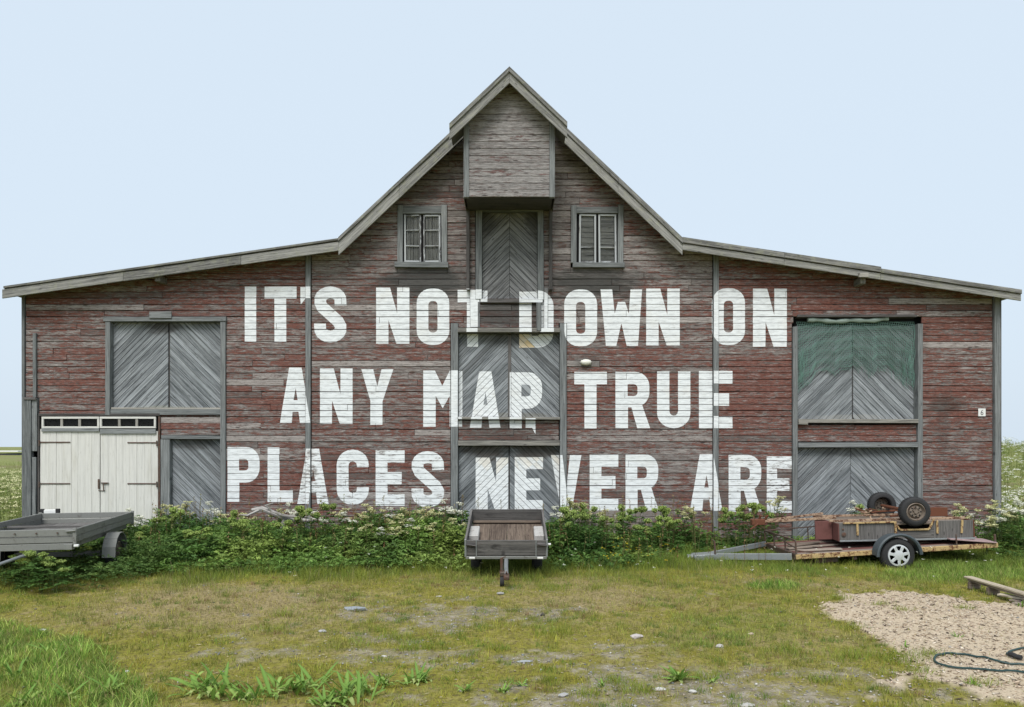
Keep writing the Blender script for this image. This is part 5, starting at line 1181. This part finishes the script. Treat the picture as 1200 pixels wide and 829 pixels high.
# gravel and wood chips
def pebbles(n, sel, name, mat, cols, smin, smax, flat, label, cat, elong=1.0):
    x, y = scatter_yard(n, 4.1, 12.0); ch, ba, lu, st, br, n_, n2_ = fields(x, y); k = rng.random(n) < sel(ch, ba, lu, st, n_); x, y = x[k], y[k]; m_ = len(x)
    base = np.array([[1, 0, 0], [-1, 0, 0], [0, 1, 0], [0, -1, 0], [0, 0, 1], [0, 0, -1.0]]); fc = np.array([[0, 2, 4], [2, 1, 4], [1, 3, 4], [3, 0, 4], [2, 0, 5], [1, 2, 5], [3, 1, 5], [0, 3, 5]])
    s = smin + (smax - smin) * rng.random(m_) ** 2.5; v = base[None] * rng.uniform(.6, 1.2, (m_, 6, 1)) * s[:, None, None] * np.array([elong, 1, flat]); a = rng.random(m_) * 2 * pi; tl = rng.normal(size=m_) * .25
    ca, sa = np.cos(a)[:, None], np.sin(a)[:, None]; X = v[..., 0] * ca - v[..., 1] * sa; Y = v[..., 0] * sa + v[..., 1] * ca; Z = v[..., 2] + v[..., 0] * np.sin(tl)[:, None]
    x = x + rng.normal(size=m_) * np.where(rng.random(m_) < .12, .22, .04); y = y + rng.normal(size=m_) * np.where(rng.random(m_) < .12, .18, .04)
    V = np.stack([X + x[:, None], Y + y[:, None], Z + (ground_z(x, y) + s * flat * .5 + .02 * ch[k])[:, None]], -1).reshape(-1, 3)
    f = (fc[None] + (np.arange(m_) * 6)[:, None, None]).reshape(-1, 3); cc = cols[rng.integers(0, len(cols), m_)] * rng.uniform(.75, 1.2, (m_, 1))
    t_ = TS(); t_.add(V, f, np.repeat(cc, 6, 0)); t_.obj(name, mat, None, 'stuff', label, cat)
pebbles(60000, lambda c, b, l, s, n: b * .55 * (1 - c) * (n > .25) + .012, 'gravel', M_STONE, np.array([(.30, .28, .25), (.40, .38, .35), (.22, .2, .18), (.5, .48, .45), (.26, .27, .28), (.33, .27, .2)]), .004, .02, .55, 'loose grey gravel on the bare worn ground of the yard', 'gravel')
pebbles(150000, lambda c, b, l, s, n: c * .55, 'wood_chips', M_CHIP, np.array([(.70, .58, .44), (.60, .47, .35), (.46, .34, .23), (.76, .66, .53), (.38, .27, .18), (.64, .50, .38), (.10, .07, .05)]), .007, .019, .25, 'pale wood chips spread in a patch at the right of the yard', 'wood chips', 2.3)

# ------------------------------------------------------------------ weeds along the wall
def top_px(px): return np.interp(px, [-100, 100, 160, 200, 235, 280, 340, 400, 450, 500, 545, 560, 630, 650, 690, 720, 770, 820, 860, 900, 960, 1100, 1150, 1200, 1300], [640, 618, 612, 598, 604, 594, 602, 604, 596, 592, 600, 612, 614, 600, 604, 616, 606, 612, 614, 612, 612, 610, 602, 590, 585])
ANG = [(236, -2.55, .62), (222, -2.2, .55), (48, -4.9, .55), (330, -2.2, .72), (352, -1.2, .88), (380, -1.3, .92), (272, -1.6, .85), (285, -2.0, .7), (745, -1.3, .86), (765, -1.6, .74), (775, -1.0, .86), (716, -1.9, .74), (690, -.8, .92), (662, -1.5, .88), (675, -2.0, .8), (735, -.9, .88), (785, -1.5, .7), (755, -2.0, .6), (855, -.8, .82), (880, -.7, .9), (895, -.6, .85), (865, -.5, .86), (205, -1.2, .85), (180, -1.6, .7), (165, -2.1, .5), (32, -4.6, .5), (65, -5.0, .42), (1015, -.75, .95)]
CP = [(px, y, H) for px, y, H in [(395, -.8, .9), (410, -1.2, .85), (425, -.7, .95), (440, -1.3, .92), (452, -.8, .98), (465, -1.4, .85), (478, -.9, .98), (490, -1.5, .82), (500, -.7, 1.0), (512, -1.2, .92), (525, -.8, .95), (535, -1.5, .85), (420, -1.8, .7), (455, -2.0, .65), (470, -1.9, .72), (500, -1.9, .7), (540, -.6, .9),
      (195, -.5, 1.0), (210, -.8, .95), (250, -.6, .95), (262, -1.0, .85), (150, -1.0, .75), (160, -.7, .82), (665, -.5, 1.05), (672, -.9, 1.05), (655, -.7, 1.0), (685, -.4, 1.08), (905, -.4, .95), (340, -.6, .9), (325, -.4, .95), (360, -.5, .92), (375, -.8, .85), (290, -.4, .85), (700, -.6, .88), (725, -.5, .85), (800, -.6, .85), (815, -.7, .8), (1008, -.5, .92)]]
CP += [(1128 + 9 * k + rng.uniform(-4, 4), -.5 - 1.4 * rng.random(), rng.uniform(.8, 1.1)) for k in range(11)]
ts = TS(); n = 22000
px = rng.uniform(60, 1300, n); y = -.15 - 3.3 * rng.random(n) ** 1.1; d = y + CAM_D; x = (px - CX) * d / F
front = np.interp(px, [60, 150, 300, 540, 650, 760, 800, 860, 1150, 1180, 1300], [-2.2, -3.5, -3.3, -3.0, -3.1, -2.5, -1.3, -.9, -.7, -2.2, -2.4]); ok = y > front
ok &= ~((np.abs(x + .08) < .78) & (y < -1.9)); ok &= ~((y < -1.0) & (px < 122)); px, x, y, d, front = px[ok], x[ok], y[ok], d[ok], front[ok]
hmax = CAM_H - (top_px(px) - HY) * 13.6 / F; cl = fbm(x * 1.1, y * 1.1, 101); hm = hmax * (.42 + 1.25 * (cl - .32)) * np.clip((y - front) / 1.3, .22, 1) * .9; hm = np.clip(hm, .12, 1.0)
for (ap, ay, aH) in ANG: hm = np.where((np.abs(px - ap) < 17) & (y < ay + .25), np.minimum(hm, aH * .55), hm)
for (ap, ay, aH) in CP: hm = np.where((np.abs(px - ap) < 10) & (y < ay + .15), np.minimum(hm, aH * .70), hm)
zz = hm * (1 - .75 * rng.random(len(x)) ** 1.7); tint = fbm(x * 1.7 + 9, y * 1.7, 111)
col = mixc(np.array((.05, .115, .026)), np.array((.16, .27, .06)), sst(tint, .3, .65)); col = mixc(col, np.array((.29, .37, .09)), sst(fbm(x * .9, y * .9, 121), .55, .72) * .7) * rng.uniform(.7, 1.3, (len(x), 1))
an = rng.random(len(x)) * 2 * pi; dr = np.stack([np.cos(an), np.sin(an) - .35, rng.uniform(-.1, .7, len(x))], 1)
sprays(ts, np.stack([x, y, zz], 1), dr, rng.uniform(.10, .26, len(x)), col, 3)
q = slice(0, len(x), 6); stems(ts, np.stack([x[q], y[q], 0 * x[q]], 1), np.stack([x[q] + .05 * rng.normal(size=len(x[q])), y[q], zz[q]], 1), np.full(len(x[q]), .004), col[q] * 1.2)
m_ = 2600; x = rng.uniform(-8.4, -5.7, m_); y = rng.uniform(-4.9, -.9, m_); kk = (x > -7.6 - .23 * (y + 4.7) + .0 * x) & (fbm(x * 1.5, y * 1.5, 131) > .42); x, y = x[kk], y[kk]
x2 = rng.uniform(-6.75, -5.7, 900); y2 = rng.uniform(-3.9, -2.5, 900); x = np.concatenate([x, x2]); y = np.concatenate([y, y2]); hx = np.concatenate([np.full(len(x) - 900, .3), np.full(900, .46)])
cc = mixc(np.array((.05, .11, .025)), np.array((.15, .23, .06)), rng.random(len(x))); an = rng.random(len(x)) * 2 * pi
sprays(ts, np.stack([x, y, rng.uniform(.1, 1, len(x)) * hx * sst(fbm(x * 2, y * 2, 141), .2, .6) + .02], 1), np.stack([np.cos(an), np.sin(an), .5 + 0 * an], 1), rng.uniform(.08, .18, len(x)), cc, 2)
m_ = 260; pxs = rng.uniform(140, 900, m_); ys = rng.uniform(-2.6, -.3, m_); xs = (pxs - CX) * (ys + CAM_D) / F; kk = ~((np.abs(xs + .08) < .8) & (ys < -1.7)); xs, ys = xs[kk], ys[kk]; hs = rng.uniform(.55, 1.12, len(xs)) * np.clip((ys + 3.4) / 1.6, .5, 1)
tp = np.stack([xs + .07 * rng.normal(size=len(xs)), ys, hs], 1); cs = mixc(np.array((.20, .21, .08)), np.array((.24, .13, .07)), rng.random(len(xs))); stems(ts, np.stack([xs, ys, 0 * xs], 1), tp, np.full(len(xs), .0045), cs)
for k in range(7): leaflets(ts, tp - np.array([0, 0, .035 * k]), rng.normal(size=(len(xs), 3)) * .7 + np.array([0, 0, .6]), np.full(len(xs), .045), np.full(len(xs), .012), cs * 1.15, 0)
ts.obj('weeds', M_LEAF, None, 'stuff', 'dense dark green leafy weeds along the foot of the barn wall', 'weeds')

LIME = np.array((.36, .47, .13)); CREAM = np.array((.66, .65, .38)); WHITE = np.array((.80, .80, .70)); LEAF1 = np.array((.07, .15, .035)); LEAF2 = np.array((.13, .23, .06)); STEM = np.array((.12, .16, .05))
def make_plant(name, label, cat, kind, H, nh, hr, group):
    o = empty(name, label, cat, (0, 0, 0), group=group); st = TS(); lf = TS(); heads = []
    for k in range(nh):
        a = rng.random() * 2 * pi; rr = .05 + .17 * rng.random(); hz = H * rng.uniform(.72, 1.0); top = np.array([rr * cos(a), rr * sin(a), hz]); mid = np.array([rr * .35 * cos(a), rr * .35 * sin(a), hz * .55])
        stems(st, np.array([[.02 * cos(a), .02 * sin(a), 0], mid]), np.array([mid, top]), np.array([.009, .006]), np.tile(STEM, (2, 1)))
        t = TS()
        if kind == 'globe': globe(t, top, hr * rng.uniform(.75, 1.15), LIME * rng.uniform(.85, 1.15))
        else:
            for j in range(5):
                b = rng.random() * 2 * pi; r2 = hr * rng.uniform(.3, 1.2); c = top + np.array([r2 * cos(b), r2 * sin(b), rng.uniform(-.03, .03)]); umbel(t, c, hr * .5, (WHITE if kind == 'white' else CREAM), 18, .4, .026); stems(st, top[None] - np.array([[0, 0, .08]]), c[None], np.array([.003]), STEM[None])
        heads.append(t)
    n = 22 if kind == 'globe' else 16; zz = H * rng.uniform(.1, .8, n); a = rng.random(n) * 2 * pi; b = np.stack([.06 * np.cos(a), .06 * np.sin(a), zz], 1); sprays(lf, b, np.stack([np.cos(a), np.sin(a), rng.uniform(.1, .8, n)], 1), rng.uniform(.16, .32, n) * (1 if kind == 'globe' else .75), mixc(LEAF1, LEAF2, rng.random(n)), 4)
    st.obj('stem', M_LEAF, o); l_ = lf.obj('foliage', M_LEAF, o)
    for t in heads: t.obj('flower_head', M_FLOWER, o)
    return o
def plant_set(spots, makers, label_fn=None):
    protos = []
    for i, s in enumerate(spots):
        if i < len(makers): o = makers[i]()
        else: o = copy_tree(makers_objs[i % len(makers)])
        if i < len(makers): makers_objs.append(o)
        yield o, s
# angelica: (column in the photo, metres before the wall, height)
AG = 'green angelica plants in the weed bank'
makers_objs = []
mk = [lambda: make_plant('angelica', 'lime green angelica with round flower heads among the weeds below the barn wall', 'plant', 'globe', 1.0, 5, .085, AG), lambda: make_plant('angelica', 'lime green angelica with round flower heads among the weeds below the barn wall', 'plant', 'globe', 1.0, 7, .075, AG), lambda: make_plant('angelica', 'lime green angelica with round flower heads among the weeds below the barn wall', 'plant', 'globe', 1.0, 4, .09, AG)]
for (o, (px, y, H)) in plant_set(ANG, mk):
    d = y + CAM_D; o.location = ((px - CX) * d / F, y, 0); s = H; o.scale = (max(.85, s), max(.85, s), s); o.rotation_euler = (0, 0, rng.random() * 6.28)
    o['group'] = AG
    def setl(l_, g_):
        o['label'] = l_
        if g_: o['group'] = g_
        elif 'group' in o.keys(): del o['group']
    if px in (48, 32, 65): setl('pale angelica under the nose of the left edge trailer', 'angelica by the left trailer')
    elif px == 236: setl('low angelica with five round lime heads in front of the narrow grey door', None)
    elif px == 1015: setl('angelica behind the overturned trailer, left of its two tyres', None)
    elif px == 330: setl('angelica low in the weeds below the letter L of PLACES', None)
    elif px in (352, 380): setl('tall angelica with lime heads below the letters A and C of PLACES', 'angelica below the word PLACES')
    elif px < 310: setl('angelica between the narrow grey door and the letter P', 'angelica left of the driftwood')
    elif px < 700: setl('angelica beside the right side of the middle box trailer', 'angelica beside the middle trailer')
    elif px < 800: setl('lime headed angelica below the letters E and R of NEVER', 'angelica below the word NEVER')
    else: setl('angelica in the weeds below the letters A and R of ARE', 'angelica below the word ARE')
# cow parsley
CG = 'cream flowered cow parsley in the weed bank'
makers_objs = []
lab = 'cow parsley with loose cream flower heads among the weeds below the barn wall'
mk = [lambda: make_plant('cow_parsley', lab, 'plant', 'cream', 1.0, 6, .06, CG), lambda: make_plant('cow_parsley', lab, 'plant', 'white', 1.0, 5, .06, CG), lambda: make_plant('cow_parsley', lab, 'plant', 'cream', 1.0, 8, .05, CG)]
for (o, (px, y, H)) in plant_set(CP, mk):
    d = y + CAM_D; o.location = ((px - CX) * d / F, y, 0); o.scale = (1, 1, H * rng.uniform(.86, 1.1)); o.rotation_euler = (0, 0, rng.random() * 6.28)
    if px > 1172: l_, g_ = 'cow parsley in flower just right of the right corner post', 'cow parsley right of the corner post'
    elif px > 1125: l_, g_ = 'cow parsley in flower just left of the right corner post', 'cow parsley left of the right corner post'
    elif px > 1000: l_, g_ = 'cow parsley rising behind the overturned trailer against the lower right door', None
    elif px > 790: l_, g_ = 'cow parsley below the word ARE left of the flatbed', 'cow parsley below the word ARE'
    elif px > 640: l_, g_ = 'tall cow parsley in front of the letter V of NEVER', 'cow parsley below the word NEVER'
    elif px > 388:
        lt = 'C' if px < 436 else 'E' if px < 477 else 'S'
        l_, g_ = 'cream cow parsley in the bank below the letter %s of PLACES' % lt, 'cow parsley below the letter %s of PLACES' % lt
    elif px > 280: l_, g_ = 'cow parsley by the driftwood branch below the letters L and A', 'cow parsley by the driftwood'
    else: l_, g_ = 'cow parsley in front of the narrow grey door and garage door', 'cow parsley by the grey door'
    o['label'] = l_
    if g_: o['group'] = g_
    elif 'group' in o.keys(): del o['group']

# small flowers
def dots(n, pxr, pyr, zr, col, size, name, label, cat):
    px = rng.uniform(*pxr, n); py = rng.uniform(*pyr, n); d = CAM_H * F / (py - HY); x, y = (px - CX) * d / F, d - CAM_D; t = TS(); z = ground_z(x, y) + rng.uniform(*zr, n)
    for i in range(n): umbel(t, (x[i], y[i], z[i]), size, col, 7, .2, size)
    stems(t, np.stack([x, y, z * 0], 1), np.stack([x, y, z], 1), np.full(n, .0015), np.tile(STEM, (n, 1))); t.obj(name, M_FLOWER, None, 'stuff', label, cat)
dots(40, (705, 790), (660, 676), (.2, .5), np.array((.62, .47, .03)), .014, 'buttercups', 'yellow buttercups in front of the angelica right of the middle trailer', 'flowers')
dots(70, (330, 1190), (655, 690), (.12, .4), WHITE, .014, 'daisies', 'scattered small white daisies in the grass before the weeds', 'flowers')

# dock and plantain clumps in the foreground, every leaf its own part
def leaf_blade(L, wd, bend, col):
    n = 6; vs = []; fs = []; cs = []
    for i in range(n + 1):
        t = i / n; w_ = wd * (sin(pi * min(1, .12 + t * .88)) ** .8) * (1 if t < .98 else .1); yv = L * (t * cos(bend * t)); zv = L * t * sin(.95 - bend * t * 1.1) * .75
        vs += [(-w_, yv, zv + w_ * .35), (0, yv, zv), (w_, yv, zv + w_ * .35)]; cs += [col * (1 - .1 * t)] * 3
        cs[-2] = col * 1.25
    for i in range(n):
        for k in (0, 1): a = i * 3 + k; fs += [[a, a + 1, a + 4], [a, a + 4, a + 3]]
    t = TS(); t.add(vs, fs, cs); return t.mesh('leaf', M_LEAF)
DOCK = [leaf_blade(.24, .019, .5, np.array((.19, .31, .06))), leaf_blade(.19, .017, .8, np.array((.28, .40, .10))), leaf_blade(.27, .016, .25, np.array((.16, .28, .055))), leaf_blade(.16, .018, 1.0, np.array((.34, .40, .14)))]
DG = 'broad leaved dock clumps in the foreground'
def dock_label(px, py):
    if px < 140: return 'dock clump in the lush grass of the bottom left corner', 'docks in the bottom left corner'
    if px < 515: return 'dock clump in the leafy row along the bottom edge', 'docks along the bottom edge'
    if px < 900: return 'tiny dock clump on the gravelly ground along the bottom edge', 'tiny docks on the gravel'
    return 'small dock clump beside the garden hose on the chip patch', 'docks by the hose'
for (px, py, s, nl, lab) in [(245, 812, 1.1, 46, None), (290, 820, .9, 26, None), (342, 812, 1.1, 44, None), (385, 824, .95, 26, None), (415, 815, 1.1, 48, None), (450, 802, .75, 24, None), (490, 799, .85, 30, None), (545, 812, .55, 14, None), (795, 796, .85, 30, 'bright green tuft of pointed leaves standing alone in the gravelly ground'), (590, 812, .6, 12, None), (612, 806, .5, 10, None), (705, 805, .45, 10, None), (835, 800, .5, 12, None), (1060, 760, .5, 12, None), (1123, 749, .5, 12, 'small green tuft growing out of the middle of the chip patch'), (1143, 806, .45, 10, None), (1195, 712, .6, 14, 'green tuft beside the plank stack'),
                       (18, 795, .95, 14, None), (80, 818, .95, 14, None), (55, 765, .8, 10, None), (128, 812, .85, 12, None), (30, 824, 1.0, 14, None)]:
    x, y = G(px, py); o = empty('dock_plant', lab or dock_label(px, py)[0], 'plant', (x, y, float(ground_z(x, y)[0])), (0, 0, rng.random() * 6), None if lab else dock_label(px, py)[1])
    for k in range(int(nl * 1.35)):
        l_ = bpy.data.objects.new('leaf', DOCK[(k * 7 + nl) % 4]); COL.objects.link(l_); l_.parent = o; q = rng.uniform(.6, 1.05) * s; l_.scale = (q, q * rng.uniform(.7, 1.05), q * rng.uniform(.7, 1.25)); l_.rotation_euler = (rng.uniform(-.25, .55), rng.uniform(-.2, .2), rng.random() * 6.28); sp = nl if px < 520 and nl > 20 else 9; l_.location = (.0028 * sp * rng.normal() * s, .0016 * sp * rng.normal() * s, 0)
# grass tufts standing out of the worn ground
ts = TS()
for (px, py, s) in [(320, 740, 1), (333, 722, 1), (437, 729, .7), (443, 740, .8), (460, 749, 1.2), (480, 762, .8), (502, 761, .6), (580, 763, .8), (700, 690, 1), (652, 692, 1.4), (570, 710, 1), (650, 745, 1.3), (645, 800, .6), (720, 800, .9), (690, 815, .9), (750, 812, 1), (830, 795, 1), (985, 702, .9), (1000, 735, 1), (1035, 770, 1.4), (1060, 775, 1.3), (1080, 790, .9), (990, 770, 1.6), (920, 765, 1.4), (1030, 710, .8), (1130, 715, .8), (1057, 716, .7), (1150, 805, .9), (1090, 770, .9), (960, 800, .8)]:
    x, y = G(px, py); n = int(140 * s); P = np.stack([x + .09 * s * rng.normal(size=n), y + .06 * s * rng.normal(size=n), np.zeros(n)], 1); P[:, 2] = ground_z(P[:, 0], P[:, 1]); c = mixc(GC['green'], GC['yellow'], rng.random(n) * .7)
    blades(ts, P, rng.uniform(.04, .12, n) * s ** .5, np.full(n, .0022), rng.normal(size=(n, 2)) * .55, c, c)
m_ = 1500; x, y = scatter_yard(m_, 4.2, 12.5); ch, ba, lu, st, br, n_, n2_ = fields(x, y); kk = (ch < .5) & (st < .5) & (lu < .5) & (rng.random(m_) < .25 + 1.3 * sst(fbm(x * .9, y * .9, 151), .42, .66)); x, y, br = x[kk], y[kk], br[kk]
for i in range(len(x)):
    s_ = rng.uniform(.25, .85) ** 1.3 * 1.2; n = int(60 * s_) + 8; P = np.stack([x[i] + .07 * s_ * rng.normal(size=n), y[i] + .05 * s_ * rng.normal(size=n), np.zeros(n)], 1); P[:, 2] = ground_z(P[:, 0], P[:, 1]); g = rng.random()
    c0 = GC['green'] if g < .5 else GC['olive'] if g < .75 else np.array((.30, .20, .10)) if br[i] > .15 or g > .93 else GC['yellow']; c = c0 * rng.uniform(.55, 1.25, (n, 1)); blades(ts, P, rng.uniform(.025, .085, n) * s_ ** .4, np.full(n, .0019), rng.normal(size=(n, 2)) * .5, c, c)
ts.obj('grass_tufts', M_GRASS, None, 'stuff', 'scattered green grass tufts on the worn ground', 'grass')

# ------------------------------------------------------------------ meadow beside and behind the barn
ts = TS(); n = 5200
sd_ = rng.random(n) < .5; x = np.where(sd_, -10.6 - 16 * rng.random(n), 10.6 + 20 * rng.random(n)); y = -2.2 + 42 * rng.random(n) ** 1.4
ok = ~((x < 0) & (y < -1.0)) & ~((x > 0) & (y < -1.9)); x, y = x[ok], y[ok]; z = terrain_z(x, y); H = rng.uniform(.45, 1.0, len(x)) * np.where(y > 22, .6, 1)
for k in range(7):
    a = rng.random(len(x)) * 2 * pi; b = np.stack([x + .18 * rng.normal(size=len(x)), y + .18 * rng.normal(size=len(x)), z + H * rng.uniform(.1, .85, len(x))], 1)
    sprays(ts, b, np.stack([np.cos(a), np.sin(a), .4 + 0 * a], 1), rng.uniform(.14, .28, len(x)), mixc(np.array((.16, .225, .055)), np.array((.31, .36, .12)), rng.random(len(x))), 2)
stems(ts, np.stack([x, y, z], 1), np.stack([x, y, z + H], 1), np.full(len(x), .006), np.tile(STEM, (len(x), 1)))
ts.obj('meadow', M_LEAF, None, 'stuff', 'tall overgrown green meadow beside the barn', 'meadow')
ts = TS(); sel = rng.random(len(x)) < .75
for i in np.where(sel)[0]:
    for k in range(3): umbel(ts, (x[i] + .12 * rng.normal(), y[i] + .12 * rng.normal(), z[i] + H[i] * rng.uniform(.9, 1.08)), .07, WHITE if x[i] > 0 else CREAM, 10, .3, .035)
ts.obj('meadow_flowers', M_FLOWER, None, 'stuff', 'white flower heads dotted over the meadow beside the barn', 'flowers')
ts = TS(); n = 60000; x = np.where(rng.random(n) < .5, -1, 1) * (10.5 + 25 * rng.random(n)); y = -2 + 60 * rng.random(n) ** 1.3; ok = ~((x < 0) & (y < -1.0)); x, y = x[ok], y[ok]
c = mixc(np.array((.17, .24, .055)), np.array((.36, .34, .14)), fbm(x * .3, y * .3, 5)); blades(ts, np.stack([x, y, terrain_z(x, y)], 1), rng.uniform(.2, .5, len(x)), np.full(len(x), .008), rng.normal(size=(len(x), 2)) * .35, c, c + .05)
ts.obj('meadow_grass', M_GRASS, None, 'stuff', 'long pale grass of the meadow behind the barn', 'grass')

# distant shed at the left edge
x, z = W(8, 533, 52); SH = empty('distant_shed', 'low distant shed with a pale roof beyond the meadow at the left edge', 'shed', (x - .3, 52, 1.0))
m = MB(); m.box(-2.2, 1.2, 0, 4, -.6, .55, .01); m.build('wall', metal_mat('dark_shed_wall', (.09, .11, .13), (.13, .15, .17), .8, 0, 2), SH)
m = MB(); m.bar((-2.5, 2.0, .75), (1.5, 2.0, .75), 4.6, .12, .02); m.build('roof', M_WHITE, SH)
m = MB(); m.box(-.8, .1, -.05, -.01, -.5, .35, .01); m.build('door', M_DARKTRIM, SH)

# where look alikes stand in a row, say which one of the row each is
ORD = ['leftmost', 'second from left', 'third from left', 'fourth from left', 'fifth from left', 'sixth from left', 'seventh from left', 'eighth from left', 'ninth from left']
rows = {}
for o in COL.objects:
    if o.parent is None and o.get('group') and o.get('label'): rows.setdefault((o['group'], o['label']), []).append(o)
for (g_, l_), os_ in rows.items():
    if 2 <= len(os_) <= 9:
        os_.sort(key=lambda o: float(px_of(np.array(o.location.x), np.array(o.location.y))[0]))
        for k, o in enumerate(os_): o['label'] = ('rightmost' if k == len(os_) - 1 else ORD[k]) + ' ' + l_
